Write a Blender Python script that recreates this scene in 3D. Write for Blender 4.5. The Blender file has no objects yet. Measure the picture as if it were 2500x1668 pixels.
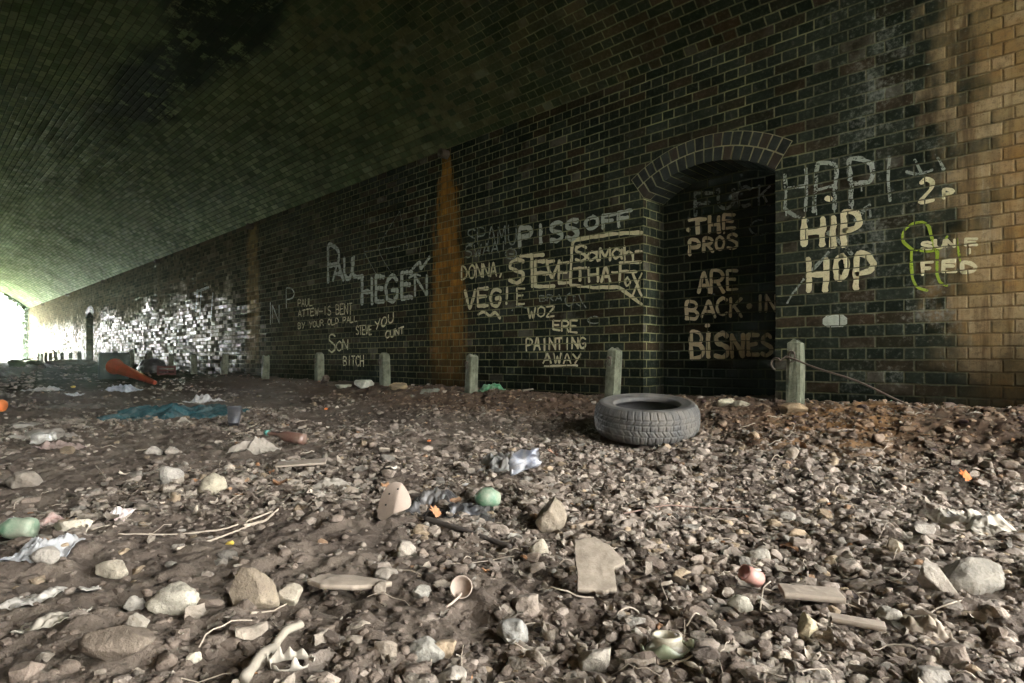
import bpy, bmesh, math, random
import numpy as np
from mathutils import Vector, Matrix

SC = bpy.context.scene
# ------------------------------------------------------------------ camera / sky / sun / exposure
F, CX, HY = 1479.0, 1250.0, 878.0            # focal length, centre and horizon in photograph pixels (2500 wide)
AL = math.radians(45.5)
S_, C_ = math.sin(AL), math.cos(AL)
FWD = np.array([-C_, S_, 0.0]); RGT = np.array([S_, C_, 0.0]); UP = np.array([0, 0, 1.0])
cd = bpy.data.cameras.new('camera'); cam = bpy.data.objects.new('camera', cd); SC.collection.objects.link(cam)
cd.sensor_width = 36; cd.lens = 36 * F / 2500; cd.shift_y = (HY - 834) / 2500
cd.clip_start = 0.05; cd.clip_end = 2000
cam.location = (0, 0, 0); cam.rotation_euler = (math.radians(90), 0, math.radians(90) - AL)
SC.camera = cam

SUN_DIR = Vector((-0.80, -0.38, 0.40)).normalized()
w = bpy.data.worlds.new('World'); SC.world = w; w.use_nodes = True
wn = w.node_tree; wn.nodes.clear()
sky = wn.nodes.new('ShaderNodeTexSky'); sky.sky_type = 'NISHITA'; sky.sun_disc = False
sky.sun_elevation = math.asin(SUN_DIR.z); sky.sun_rotation = math.atan2(SUN_DIR.x, SUN_DIR.y)
sky.dust_density = 3.0; sky.air_density = 1.0
hs = wn.nodes.new('ShaderNodeHueSaturation'); hs.inputs['Saturation'].default_value = 0.0
bgn = wn.nodes.new('ShaderNodeBackground'); bgn.inputs['Strength'].default_value = 0.15
wo = wn.nodes.new('ShaderNodeOutputWorld')
wn.links.new(sky.outputs[0], hs.inputs['Color']); wn.links.new(hs.outputs[0], bgn.inputs['Color']); wn.links.new(bgn.outputs[0], wo.inputs['Surface'])
sl = bpy.data.lights.new('sun', 'SUN'); sl.energy = 3.0; sl.angle = math.radians(0.5); sl.color = (1, 0.95, 0.87)
so = bpy.data.objects.new('sun', sl); SC.collection.objects.link(so)
so.rotation_euler = SUN_DIR.to_track_quat('Z', 'Y').to_euler()
SC.view_settings.view_transform = 'Standard'; SC.view_settings.look = 'None'
SC.view_settings.exposure = 5.5; SC.view_settings.gamma = 1.0
SC.cycles.max_bounces = 10; SC.cycles.diffuse_bounces = 6; SC.cycles.glossy_bounces = 4; SC.cycles.transparent_max_bounces = 12
SC.cycles.sample_clamp_indirect = 6.0; SC.cycles.caustics_reflective = False; SC.cycles.caustics_refractive = False
SC.cycles.use_denoising = True

# ------------------------------------------------------------------ tunnel dimensions (eye level is z = 0)
YW, YO, ZS = 4.40, -1.90, 2.40                 # wall planes and springing height
RV, YC = 4.45, 1.25                            # vault radius and crown position
ZC = ZS - math.sqrt(RV * RV - (YW - YC) ** 2)
XL, XR = -36.5, 1.7                            # the two mouths (wall side); the near one is cut on the skew
SKEW = .82
def xr_at(y): return XR + (YW - y) * SKEW
REFUGES = [(-2.779, -1.690), (-24.0, -22.95)]
BED = 0.075; HEAD = 0.106

# ------------------------------------------------------------------ numpy helpers
def _h(ix, iy, iz, seed):
    h = (ix.astype(np.int64) * 374761393 + iy.astype(np.int64) * 668265263 + iz.astype(np.int64) * 2147483629 + seed * 974634777) & 0xffffffff
    h = ((h ^ (h >> 13)) * 1274126177) & 0xffffffff
    h = (h ^ (h >> 16)) & 0xffffffff
    return h / 4294967295.0
def vn(x, y, z=None, seed=0):
    x = np.asarray(x, float); y = np.asarray(y, float)
    z = np.zeros_like(x) if z is None else np.asarray(z, float)
    ix, iy, iz = np.floor(x), np.floor(y), np.floor(z)
    fx, fy, fz = x - ix, y - iy, z - iz
    fx = fx * fx * (3 - 2 * fx); fy = fy * fy * (3 - 2 * fy); fz = fz * fz * (3 - 2 * fz)
    r = 0
    for a in (0, 1):
        wx = fx if a else 1 - fx
        for b in (0, 1):
            wy = fy if b else 1 - fy
            for c in (0, 1):
                wz = fz if c else 1 - fz
                r = r + wx * wy * wz * _h(ix + a, iy + b, iz + c, seed)
    return r * 2 - 1
def fbm(x, y, o=4, seed=0, z=None):
    r, a, f = 0, 1.0, 1.0
    for k in range(o):
        r = r + a * vn(x * f + 17.3 * k, y * f - 9.1 * k, None if z is None else z * f, seed + k); a *= .5; f *= 2.03
    return r
def sst(a, b, x):
    t = np.clip((x - a) / (b - a), 0, 1); return t * t * (3 - 2 * t)
GX = np.array([-400, -60, -37, -28, -21, -17, -14, -11.5, -9, -5, 0, 5, 60, 400.])
GZ = np.array([-.1, -.1, -.10, -.11, -.13, -.20, -.28, -.36, -.44, -.50, -.52, -.55, -.6, -.6])
WX = np.array([-400, -37, -18, -15, -12, -6, -3, 0, 6, 400.])
WZ = np.array([-.1, -.1, -.12, -.21, -.29, -.31, -.30, -.275, -.3, -.5])
def g0(x, y):
    x = np.asarray(x, float); y = np.asarray(y, float)
    a = np.interp(x, GX, GZ); b = np.interp(x, WX, WZ)
    return a + (b - a) * sst(2.75, 4.0, y) + .1 * sst(-.6, -1.8, y) + .035 * fbm(x * .7, y * .7, 2, 5)
def clod(x, y):                                # clumps of earth
    return np.maximum(0, fbm(x * 9, y * 9, 3, 33)) 
def gz(x, y):
    x = np.asarray(x, float); y = np.asarray(y, float)
    inn = sst(-60, -8, x) * sst(20, 7, x)
    return g0(x, y) + inn * (.016 * fbm(x * 3.1, y * 3.1, 3, 11) + .014 * clod(x, y) + .012 * fbm(x * 21, y * 21, 2, 21) + .006 * np.abs(fbm(x * 61, y * 61, 2, 25)))
def ray(xd, yd):
    return FWD + (xd * 2500 / 2350 - CX) / F * RGT + (HY - yd * 2500 / 2350) / F * UP
def wpt(xn, yn, Y=YW):                         # photograph pixel -> point of a wall plane
    d = FWD + (xn - CX) / F * RGT + (HY - yn) / F * UP
    return d * (Y / d[1])
def gpt(xd, yd):                               # 2350-wide pixel -> ground point, depth
    d = ray(xd, yd); lo = .3
    ks = np.linspace(.4, 40, 8000)
    z = ks * d[2] - g0(ks * d[0], ks * d[1])
    i = np.argmax(z < 0) if (z < 0).any() else len(ks) - 1
    k = ks[i]; p = d * k
    return np.array([p[0], p[1], float(gz(np.array([p[0]]), np.array([p[1]]))[0])]), k
PXM = 2500 / 2350 / F                          # 2350-wide pixel at depth 1

# ------------------------------------------------------------------ object helpers
COL = SC.collection
def tag(o, label=None, cat=None, group=None, kind=None):
    if label: o['label'] = label
    if cat: o['category'] = cat
    if group: o['group'] = group
    if kind: o['kind'] = kind
    return o
def npmesh(name, V, Fs, mat, parent=None, smooth=False, tint=None, uv=None, sm_arr=None):
    """V (n,3); Fs list of index arrays (m,k)."""
    me = bpy.data.meshes.new(name); V = np.asarray(V, np.float32)
    me.vertices.add(len(V)); me.vertices.foreach_set('co', V.ravel())
    if not isinstance(Fs, (list, tuple)): Fs = [Fs]
    Fs = [np.asarray(f, np.int32) for f in Fs if len(f)]
    li = np.concatenate([f.ravel() for f in Fs]); tot = np.concatenate([np.full(len(f), f.shape[1], np.int32) for f in Fs])
    st = np.concatenate([[0], np.cumsum(tot)[:-1]]).astype(np.int32)
    me.loops.add(len(li)); me.loops.foreach_set('vertex_index', li)
    me.polygons.add(len(tot)); me.polygons.foreach_set('loop_start', st); me.polygons.foreach_set('loop_total', tot)
    me.polygons.foreach_set('use_smooth', (np.full(len(tot), smooth) if sm_arr is None else np.asarray(sm_arr, bool)))
    if uv is not None:
        l = me.uv_layers.new(name='brick'); l.data.foreach_set('uv', np.asarray(uv, np.float32)[li].ravel())
    if tint is not None:
        t = np.asarray(tint, np.float32)
        if t.ndim == 1: t = np.stack([t, t, t, np.ones_like(t)], 1)
        if t.shape[1] == 3: t = np.concatenate([t, np.ones((len(t), 1), np.float32)], 1)
        a = me.attributes.new('tint', 'FLOAT_COLOR', 'POINT'); a.data.foreach_set('color', t.ravel())
    me.update(calc_edges=True); me.validate()
    o = bpy.data.objects.new(name, me); COL.objects.link(o)
    if mat: me.materials.append(mat)
    if parent: o.parent = parent
    return o
def empty(name, loc=(0, 0, 0), rot=None):
    o = bpy.data.objects.new(name, None); o.location = loc; COL.objects.link(o); o.empty_display_size = .1
    if rot is not None: o.matrix_world = rot
    return o
def merge(parts):
    V, Q, n = [], [], 0
    for v, fs in parts:
        V.append(v); 
        for f in (fs if isinstance(fs, list) else [fs]): Q.append(np.asarray(f) + n)
        n += len(v)
    return np.concatenate(V), Q
def tube(pts, r, n=8, cap=True):
    P = np.asarray(pts, float); m = len(P); r = np.broadcast_to(np.asarray(r, float), (m,))
    T = np.gradient(P, axis=0); T /= np.linalg.norm(T, axis=1)[:, None] + 1e-9
    V = []
    ref = np.array([0, 0, 1.]) if abs(T[0][2]) < .9 else np.array([1., 0, 0])
    for i in range(m):
        a = np.cross(T[i], ref); a /= np.linalg.norm(a) + 1e-9; b = np.cross(T[i], a); ref = np.cross(a, T[i])
        th = np.arange(n) * 2 * math.pi / n
        V.append(P[i] + r[i] * (np.cos(th)[:, None] * a + np.sin(th)[:, None] * b))
    V = np.concatenate(V); i = np.arange(m - 1)[:, None] * n; j = np.arange(n)[None]
    q = np.stack([i + j, i + (j + 1) % n, i + n + (j + 1) % n, i + n + j], -1).reshape(-1, 4)
    Fs = [q]
    if cap: Fs.append(np.array([np.arange(n)[::-1], (m - 1) * n + np.arange(n)]))
    return V, Fs
def lathe(prof, n=48, close=False):
    P = np.asarray(prof, float); m = len(P); th = np.arange(n) * 2 * math.pi / n
    V = np.stack([P[:, None, 0] * np.cos(th), P[:, None, 0] * np.sin(th), np.broadcast_to(P[:, None, 1], (m, n))], -1).reshape(-1, 3)
    k = m if close else m - 1
    i = np.arange(k)[:, None] * n; i2 = ((np.arange(k) + 1) % m)[:, None] * n; j = np.arange(n)[None]
    q = np.stack([i + j, i + (j + 1) % n, i2 + (j + 1) % n, i2 + j], -1).reshape(-1, 4)
    return V, [q]
def grid(nx, ny):
    i = np.arange(ny - 1)[:, None] * nx; j = np.arange(nx - 1)[None]
    return np.stack([i + j, i + j + 1, i + nx + j + 1, i + nx + j], -1).reshape(-1, 4)
def ico(sub):
    bm = bmesh.new(); bmesh.ops.create_icosphere(bm, subdivisions=sub, radius=1)
    V = np.array([v.co[:] for v in bm.verts]); Q = np.array([[v.index for v in f.verts] for f in bm.faces]); bm.free()
    return V, Q
ICO = {k: ico(k) for k in (1, 2, 3, 4)}
def rockv(seed, sub=3, angular=.5, rough=.25):
    V, Q = ICO[sub]; V = V.copy(); rs = np.random.RandomState(seed)
    V *= (1 + rough * fbm(V[:, 0] * 1.2 + seed * 3.1, V[:, 1] * 1.2, 2, seed, V[:, 2] * 1.2))[:, None]
    for k in range(int(3 + angular * 9)):
        nrm = rs.normal(size=3); nrm /= np.linalg.norm(nrm); d = rs.uniform(.45, .85) + (1 - angular) * .22
        e = V @ nrm - d; V -= np.clip(e, 0, None)[:, None] * nrm * (.97)
    if sub >= 3: V *= (1 + .035 * fbm(V[:, 0] * 6, V[:, 1] * 6, 3, seed + 5, V[:, 2] * 6))[:, None]
    V -= (V.max(0) + V.min(0)) / 2; V /= (V.max(0) - V.min(0)) / 2
    return V, Q
def rotz(a): return np.array([[math.cos(a), -math.sin(a), 0], [math.sin(a), math.cos(a), 0], [0, 0, 1]])
VIEW = np.stack([RGT, FWD, UP], 1)             # columns: picture right, away from the viewer, up
def viewmat(p, spin=0.):
    m = Matrix.Identity(4); R = VIEW @ rotz(spin)
    for i in range(3):
        for j in range(3): m[i][j] = R[i, j]
        m[i][3] = p[i]
    return m

# ------------------------------------------------------------------ materials
class NT:
    def __init__(s, name):
        s.m = bpy.data.materials.new(name); s.m.use_nodes = True; s.t = s.m.node_tree; s.t.nodes.clear()
        s.out = s.t.nodes.new('ShaderNodeOutputMaterial'); s.b = s.t.nodes.new('ShaderNodeBsdfPrincipled')
        s.t.links.new(s.b.outputs[0], s.out.inputs['Surface'])
    def n(s, ty, **k):
        nd = s.t.nodes.new('ShaderNode' + ty)
        for a, v in k.items(): setattr(nd, a, v)
        return nd
    def put(s, sock, v):
        if hasattr(v, 'is_linked'): s.t.links.new(v, sock)
        elif v is not None:
            if hasattr(sock.default_value, '__len__') and not hasattr(v, '__len__'): v = (v,) * len(sock.default_value)
            if hasattr(sock.default_value, '__len__') and len(sock.default_value) == 4 and len(v) == 3: v = tuple(v) + (1,)
            sock.default_value = v
    def math(s, op, a, b=None, c=None, clamp=False):
        nd = s.n('Math', operation=op, use_clamp=clamp); s.put(nd.inputs[0], a)
        if b is not None: s.put(nd.inputs[1], b)
        if c is not None: s.put(nd.inputs[2], c)
        return nd.outputs[0]
    def mix(s, f, a, b, mode='MIX'):
        nd = s.n('Mix', data_type='RGBA', blend_type=mode); nd.clamp_factor = True
        s.put(nd.inputs[0], f); s.put(nd.inputs[6], a); s.put(nd.inputs[7], b); return nd.outputs[2]
    def mapr(s, v, a, b, c=0., d=1., smooth=True):
        nd = s.n('MapRange', interpolation_type='SMOOTHSTEP' if smooth else 'LINEAR'); s.put(nd.inputs[0], v)
        for k, x in zip((1, 2, 3, 4), (a, b, c, d)): s.put(nd.inputs[k], x)
        return nd.outputs[0]
    def noise(s, vec, scale, detail=4., rough=.6, dist=0., col=False):
        nd = s.n('TexNoise'); s.put(nd.inputs['Vector'], vec); nd.inputs['Scale'].default_value = scale; nd.inputs['Detail'].default_value = detail
        nd.inputs['Roughness'].default_value = rough; nd.inputs['Distortion'].default_value = dist
        return nd.outputs[1 if col else 0]
    def pos(s): return s.n('NewGeometry').outputs['Position']
    def obj(s): return s.n('TexCoord').outputs['Object']
    def xyz(s, v):
        nd = s.n('SeparateXYZ'); s.put(nd.inputs[0], v); return nd.outputs
    def comb(s, x, y, z=0.):
        nd = s.n('CombineXYZ'); s.put(nd.inputs[0], x); s.put(nd.inputs[1], y); s.put(nd.inputs[2], z); return nd.outputs[0]
    def attr(s, name): return s.n('Attribute', attribute_name=name).outputs['Color']
    def bump(s, h, dist=.01, strength=1.):
        nd = s.n('Bump'); nd.inputs['Strength'].default_value = strength; nd.inputs['Distance'].default_value = dist; s.put(nd.inputs['Height'], h)
        s.t.links.new(nd.outputs[0], s.b.inputs['Normal']); return nd
    def set(s, **k):
        for a, v in k.items(): s.put(s.b.inputs[{'color': 'Base Color', 'rough': 'Roughness', 'metal': 'Metallic', 'spec': 'Specular IOR Level', 'alpha': 'Alpha', 'trans': 'Transmission Weight', 'sss': 'Subsurface Weight'}[a]], v)
        return s.m

def brick_nodes(M, uvvec, jit=.004):
    """English bond: courses of headers alternating with courses of stretchers. Returns mask, rnd colour, header/stretcher, height."""
    nz = M.noise(uvvec, 9., 2., .5, 0, True)
    v2 = M.n('VectorMath', operation='SUBTRACT'); M.put(v2.inputs[0], nz); v2.inputs[1].default_value = (.5, .5, .5)
    v3 = M.n('VectorMath', operation='SCALE'); M.put(v3.inputs[0], v2.outputs[0]); v3.inputs['Scale'].default_value = jit * 2.2
    v4 = M.n('VectorMath', operation='ADD'); M.put(v4.inputs[0], uvvec); M.put(v4.inputs[1], v3.outputs[0])
    u, v, _ = M.xyz(v4.outputs[0])
    vv = M.math('DIVIDE', v, BED); row = M.math('FLOOR', vv); fv = M.math('SUBTRACT', vv, row)
    par = M.math('FLOORED_MODULO', row, 2.)
    bw = M.math('MULTIPLY', M.math('ADD', par, 1.), HEAD)
    uu = M.math('ADD', M.math('DIVIDE', u, bw), M.math('MULTIPLY', M.math('SUBTRACT', 1., par), .5))
    col = M.math('FLOOR', uu); fu = M.math('SUBTRACT', uu, col)
    du = M.math('MULTIPLY', M.math('MINIMUM', fu, M.math('SUBTRACT', 1., fu)), bw)
    dv = M.math('MULTIPLY', M.math('MINIMUM', fv, M.math('SUBTRACT', 1., fv)), BED)
    d = M.math('MINIMUM', du, dv)
    wn_ = M.n('TexWhiteNoise', noise_dimensions='3D'); M.put(wn_.inputs['Vector'], M.comb(M.math('ADD', col, .5), M.math('ADD', row, .5), M.math('ADD', par, .5)))
    rv, rc = wn_.outputs['Value'], wn_.outputs['Color']
    r1, r2, r3 = M.xyz(rc)
    tilt = M.math('ADD', M.math('MULTIPLY', M.math('SUBTRACT', r1, .5), M.math('MULTIPLY', fu, bw)), M.math('MULTIPLY', M.math('SUBTRACT', r2, .5), M.math('MULTIPLY', fv, BED)))
    return d, rv, (r1, r2, r3), par, tilt, row

def brick_mat(name, vault=False):
    M = NT(name)
    uvn = M.n('UVMap', uv_map='brick').outputs[0]
    d, rv, (r1, r2, r3), par, tilt, row = brick_nodes(M, uvn)
    P = M.pos(); X, Y, Z = M.xyz(P)
    big = M.noise(P, .55, 4., .6); mid = M.noise(P, 3.2, 5., .65); fine = M.noise(P, 38., 5., .7); fin2 = M.noise(P, 140., 3., .7)
    # brick clay: blue-black engineering brick, brown and red ones mostly in the stretcher courses
    blue = M.mix(r2, (.0075, .0105, .0072), (.024, .029, .021))
    brn = M.mix(r3, (.019, .0165, .0095), (.044, .030, .018)) if not vault else M.mix(r3, (.022, .0165, .0105), (.06, .034, .019))
    thr = M.math('SUBTRACT', .93 if not vault else .55, M.math('MULTIPLY', par, .42 if not vault else .15))
    isb = M.mapr(rv, M.math('SUBTRACT', thr, .04), M.math('ADD', thr, .04))
    clay = M.mix(isb, blue, brn)
    clay = M.mix(M.mapr(fine, .5, .72, 0, .55), clay, M.mix(.5, clay, (.10, .095, .07)))
    soot = M.mapr(M.math('ADD', M.math('MULTIPLY', mid, .7), M.math('MULTIPLY', fine, .5)), .42, .82, .55, 1.35)
    clay = M.mix(1., clay, M.comb(soot, soot, soot), 'MULTIPLY')
    # pale bloom on single bricks
    pale = M.math('MULTIPLY', M.mapr(r1, .90, .97), M.mapr(mid, .4, .6))
    clay = M.mix(M.math('MULTIPLY', pale, .5), clay, (.13, .125, .10))
    mort = M.mix(M.mapr(M.math('ADD', M.math('MULTIPLY', mid, .6), M.math('MULTIPLY', fine, .45)), .35, .72), (.045, .046, .024), (.235, .235, .115))
    if vault:
        mort = M.mix(M.mapr(X, -3., -9., .2, .6), mort, (.05, .05, .032))
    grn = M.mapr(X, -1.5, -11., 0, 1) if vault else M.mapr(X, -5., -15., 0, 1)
    if vault:                                   # algae on the far half, with a green glow painted into its colour
        algae_glow = M.math('MULTIPLY', grn, M.mapr(M.math('ADD', M.math('MULTIPLY', big, .6), M.math('MULTIPLY', mid, .5)), .35, .72, .42, 1.))
        ac = M.mix(M.mapr(X, -9., -24.), M.mix(r1, (.16, .235, .095), (.46, .56, .27)), M.mix(r1, (.28, .43, .19), (.60, .74, .42)))
        clay = M.mix(M.math('MULTIPLY', algae_glow, .8), clay, ac)
        mort = M.mix(M.math('MULTIPLY', algae_glow, .8), mort, (.045, .062, .032))
    else:
        # paler, browner bricks towards the far stretch
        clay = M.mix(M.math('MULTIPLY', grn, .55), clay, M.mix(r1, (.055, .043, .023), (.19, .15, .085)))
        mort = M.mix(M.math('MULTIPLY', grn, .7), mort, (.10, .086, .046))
    if not vault: mort = M.mix(M.math('MULTIPLY', M.mapr(M.math('ADD', X, M.math('MULTIPLY', M.math('SUBTRACT', big, .5), 1.2)), -1.75, -1.2), .62), mort, (.035, .036, .028))
    if not vault:                               # remnants of whitewash on the far stretch
        wz = M.math('ADD', Z, M.math('MULTIPLY', M.math('SUBTRACT', M.noise(M.comb(M.math('MULTIPLY', X, .55), 0., M.math('MULTIPLY', Z, .5)), 1.6, 5., .7), .5), 3.0))
        ww = M.math('MULTIPLY', M.math('MULTIPLY', M.mapr(wz, 1.45, 1.15), M.mapr(wz, .1, .5)), M.mapr(M.math('ADD', X, M.math('MULTIPLY', M.math('SUBTRACT', mid, .5), 1.5)), -11.3, -12.0))
        ww = M.math('MULTIPLY', ww, M.math('MULTIPLY', M.mapr(rv, .0, .8, .3, 1.), M.mapr(fine, .3, .55, .45, 1.)))
        clay = M.mix(M.math('MULTIPLY', M.math('MULTIPLY', ww, M.mapr(Y, 4.43, 4.41)), .55), clay, M.mix(r1, (.26, .22, .14), (.54, .47, .33)))
    damp_shade = M.mapr(M.math('ADD', Z, M.math('MULTIPLY', mid, .35)), -.15, .35, .38, 1.)
    edge = M.mapr(M.math('ADD', d, M.math('MULTIPLY', M.math('SUBTRACT', fine, .5), .006)), .0032, .0062)
    col = M.mix(edge, mort, clay)
    if not vault:
        # rust and lime plumes below the drain holes
        for (xc, w0, w1, c1, c2, amt) in ((-5.36, .05, .37, (.47, .225, .03), (.24, .11, .018), 1.), (-10.71, .22, .34, (.30, .21, .075), (.20, .13, .05), 1.), (-16.1, .05, .3, (.16, .12, .06), (.10, .08, .045), .55)):
            t = M.mapr(Z, 2.38, .35, 0, 1, False)
            hw = M.math('ADD', w0, M.math('MULTIPLY', M.math('POWER', t, .62), w1 - w0))
            wob = M.math('MULTIPLY', M.math('SUBTRACT', M.noise(M.comb(0., 0., Z), 1.7, 4., .7), .5), .22); dx = M.math('ABSOLUTE', M.math('SUBTRACT', M.math('ADD', X, wob), xc))
            streak = M.noise(M.comb(M.math('MULTIPLY', X, 15.), 0., M.math('MULTIPLY', Z, 1.5)), 1.6, 6., .75)
            e = M.math('DIVIDE', M.math('ADD', dx, M.math('MULTIPLY', M.math('SUBTRACT', streak, .5), .62)), hw)
            e = M.math('ADD', e, M.math('MULTIPLY', M.math('SUBTRACT', fine, .5), .5)); ms = M.math('MULTIPLY', M.mapr(e, 1.06, .58), M.mapr(Z, 2.42, 2.30))
            blot = M.noise(M.comb(M.math('MULTIPLY', X, 5.), 0., M.math('MULTIPLY', Z, 2.2)), 1.5, 6., .75)
            ms = M.math('MULTIPLY', ms, M.mapr(M.math('ADD', M.math('MULTIPLY', fine, .5), M.math('MULTIPLY', blot, .8)), .38, .72, .34 * amt, amt))
            ms = M.math('MULTIPLY', ms, M.mapr(rv, 0, 1, .5, 1.05)); ms = M.math('MULTIPLY', ms, M.mapr(edge, 0, 1, .45, 1.)); ms = M.math('MULTIPLY', ms, M.mapr(Z, -.2, 1.0, .45, 1.))
            cc = M.mix(M.mapr(streak, .35, .65), c2, c1); cc = M.mix(M.mapr(fine, .3, .7), cc, M.mix(.5, cc, (.06, .035, .012)))
            col = M.mix(ms, col, cc)
        # ochre, lime-streaked brickwork by the near mouth
        bx = M.math('ADD', X, M.math('ADD', M.math('MULTIPLY', M.math('SUBTRACT', mid, .5), .55), M.math('MULTIPLY', M.math('SUBTRACT', rv, .5), .22)))
        om = M.mapr(M.math('ADD', bx, M.math('MULTIPLY', M.math('SUBTRACT', M.noise(M.comb(M.math('MULTIPLY', X, 3.), 0., M.math('MULTIPLY', Z, .8)), 1.6, 4., .65), .5), .9)), -.84, -.42)
        oc = M.mix(M.mapr(big, .3, .7), (.17, .108, .036), (.31, .235, .12))
        oc = M.mix(M.mapr(mid, .45, .75, 0, .7), oc, (.17, .078, .018))
        oc = M.mix(M.mapr(rv, .2, .9, 0, .5), oc, (.38, .29, .17))
        oc = M.mix(M.mapr(fine, .45, .75, 0, .5), oc, (.17, .11, .05))
        oc = M.mix(M.math('MULTIPLY', M.mapr(X, -.55, -.3), M.mapr(M.noise(P, 1.9, 5., .7), .42, .62, 0, .55)), oc, (.25, .115, .022))
        run = M.noise(M.comb(M.math('MULTIPLY', X, 5.5), 0., M.math('MULTIPLY', Z, .55)), 1.7, 5., .7)
        oc = M.mix(M.mapr(run, .46, .66, 0, .85), oc, (.085, .048, .018)); oc = M.mix(M.mapr(run, .42, .30, 0, .6), oc, (.40, .34, .23))
        oc = M.mix(M.mapr(M.math('ADD', fin2, fine), .95, 1.25, 0, .6), oc, (.09, .06, .03))
        oc = M.mix(M.mapr(edge, 0, 1, .4, 1.), (.12, .08, .04), oc)
        od = M.mapr(M.math('ADD', Z, M.math('MULTIPLY', M.math('SUBTRACT', mid, .5), .7)), -.25, .45, .22, 1.); oc = M.mix(1., oc, M.comb(od, od, od), 'MULTIPLY')  # darker foot: the shadow there is painted into the ochre
        col = M.mix(om, col, oc)
        # whitish lime bloom on the bricks just before it
        lm = M.math('MULTIPLY', M.math('MULTIPLY', M.mapr(X, -1.55, -1.0), M.mapr(X, -.5, -.75)), M.mapr(M.math('ADD', M.math('MULTIPLY', fine, .6), M.math('MULTIPLY', mid, .7)), .66, .9, 0, .6))
        col = M.mix(lm, col, (.22, .23, .20))
    else:
        # black mould along a band of the vault
        ang = M.math('DIVIDE', Z, M.math('MAXIMUM', Y, .05))
        mb = M.math('MULTIPLY', M.mapr(M.math('ADD', ang, M.math('MULTIPLY', M.math('SUBTRACT', big, .5), .9)), 1.18, 1.32), M.mapr(M.math('ADD', ang, M.math('MULTIPLY', M.math('SUBTRACT', big, .5), 1.)), 2.0, 1.65))
        mb = M.math('MULTIPLY', M.math('MULTIPLY', mb, M.mapr(X, -1., -3.)), M.mapr(X, -13., -9.5))
        holes = M.mapr(M.math('ADD', M.math('MULTIPLY', mid, .8), M.math('MULTIPLY', fine, .4)), .62, .70)
        mb = M.math('MULTIPLY', mb, M.math('SUBTRACT', 1., M.math('MULTIPLY', holes, M.mapr(rv, .25, .5))))
        col = M.mix(M.math('MULTIPLY', mb, .93), col, (.006, .009, .005))
        # a few lime runs
        ch = M.mapr(M.noise(M.comb(M.math('MULTIPLY', X, 2.2), M.math('MULTIPLY', Y, .8), M.math('MULTIPLY', Z, .8)), 2.3, 3., .7), .70, .76, 0, .6)
        col = M.mix(M.math('MULTIPLY', ch, M.mapr(fine, .45, .6)), col, (.22, .22, .17))
    if not vault: damp_shade = M.math('MULTIPLY', damp_shade, M.mapr(Y, 4.55, 4.70, 1., .32))  # recess back wall: its shade is painted into the brick colour
    dc = M.comb(damp_shade, damp_shade, damp_shade)
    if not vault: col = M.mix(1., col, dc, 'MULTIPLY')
    gl = M.mapr(M.math('ADD', M.math('MULTIPLY', r3, .5), M.math('MULTIPLY', mid, .7)), .3, .9, .62, .9)
    if not vault:
        wet = M.math('MULTIPLY', M.mapr(X, -9.5, -12.5), M.mapr(M.math('ADD', Z, M.math('MULTIPLY', M.math('SUBTRACT', big, .5), 2.4)), 1.55, .9))
        gl = M.math('SUBTRACT', gl, M.math('MULTIPLY', wet, M.mapr(mid, .35, .6, .05, .26)))
    else:
        shiny = M.math('MULTIPLY', M.mapr(X, -4., -14.), M.math('POWER', r3, 5.)); gl = M.math('SUBTRACT', gl, M.math('MULTIPLY', shiny, .38))
    rough = M.mix(edge, (.9, .9, .9), M.comb(gl, gl, gl))
    M.set(color=col, rough=rough, spec=M.math('ADD', .012, M.math('MULTIPLY', M.math('MULTIPLY', shiny, edge), .6)) if vault else M.math('ADD', 0., M.math('MULTIPLY', M.math('MULTIPLY', wet, edge), M.math('MULTIPLY', M.math('POWER', r1, 3.), .075))))
    if vault: M.put(M.b.inputs['Specular Tint'], (.8, 1., .72, 1.))
    else: M.put(M.b.inputs['Specular Tint'], (1., .92, .76, 1.))
    h = M.math('ADD', M.math('MULTIPLY', M.mapr(d, .0022, .0085), .55), M.math('MULTIPLY', tilt, 9.))
    h = M.math('ADD', h, M.math('ADD', M.math('MULTIPLY', fine, .22), M.math('MULTIPLY', fin2, .06)))
    M.bump(h, .008, .9)
    return M.m

def stone_mat(name, use_tint=True, base=(.24, .21, .17), var=.5):
    M = NT(name); P = M.obj(); PW = M.pos()
    n1 = M.noise(PW, 22., 5., .65); n2 = M.noise(PW, 110., 4., .7); n3 = M.noise(PW, 6., 3., .5)
    c = M.attr('tint') if use_tint else M.mix(0., base, base)
    f = M.mapr(n1, .3, .7, 1 - var * .5, 1 + var * .5); c = M.mix(1., c, M.comb(f, f, f), 'MULTIPLY')
    c = M.mix(M.mapr(n2, .52, .70, 0, .45), c, (.075, .058, .042))
    c = M.mix(M.mapr(n3, .50, .70, 0, .62), c, (.115, .088, .065))
    M.set(color=c, rough=M.mapr(n1, .3, .7, .72, .95), spec=.25)
    M.bump(M.math('ADD', n1, M.math('MULTIPLY', n2, .6)), .009, .85)
    return M.m

def plain_mat(name, col, rough=.6, dirt=.5, dirtcol=(.16, .13, .10), metal=0., scale=14., spec=.4, bump=.003, trans=0.):
    M = NT(name); P = M.pos()
    n1 = M.noise(P, scale, 5., .65); n2 = M.noise(P, scale * 6, 4., .7)
    c = M.mix(M.mapr(n1, .3, .75, 0, dirt), col, dirtcol); c = M.mix(M.mapr(n2, .55, .75, 0, dirt * .8), c, dirtcol)
    M.set(color=c, rough=M.mapr(n1, .3, .75, rough, min(1, rough + .35 * dirt)), metal=metal, spec=spec)
    if trans: M.set(trans=trans)
    M.bump(M.math('ADD', n1, M.math('MULTIPLY', n2, .4)), bump, .8)
    return M.m

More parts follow.
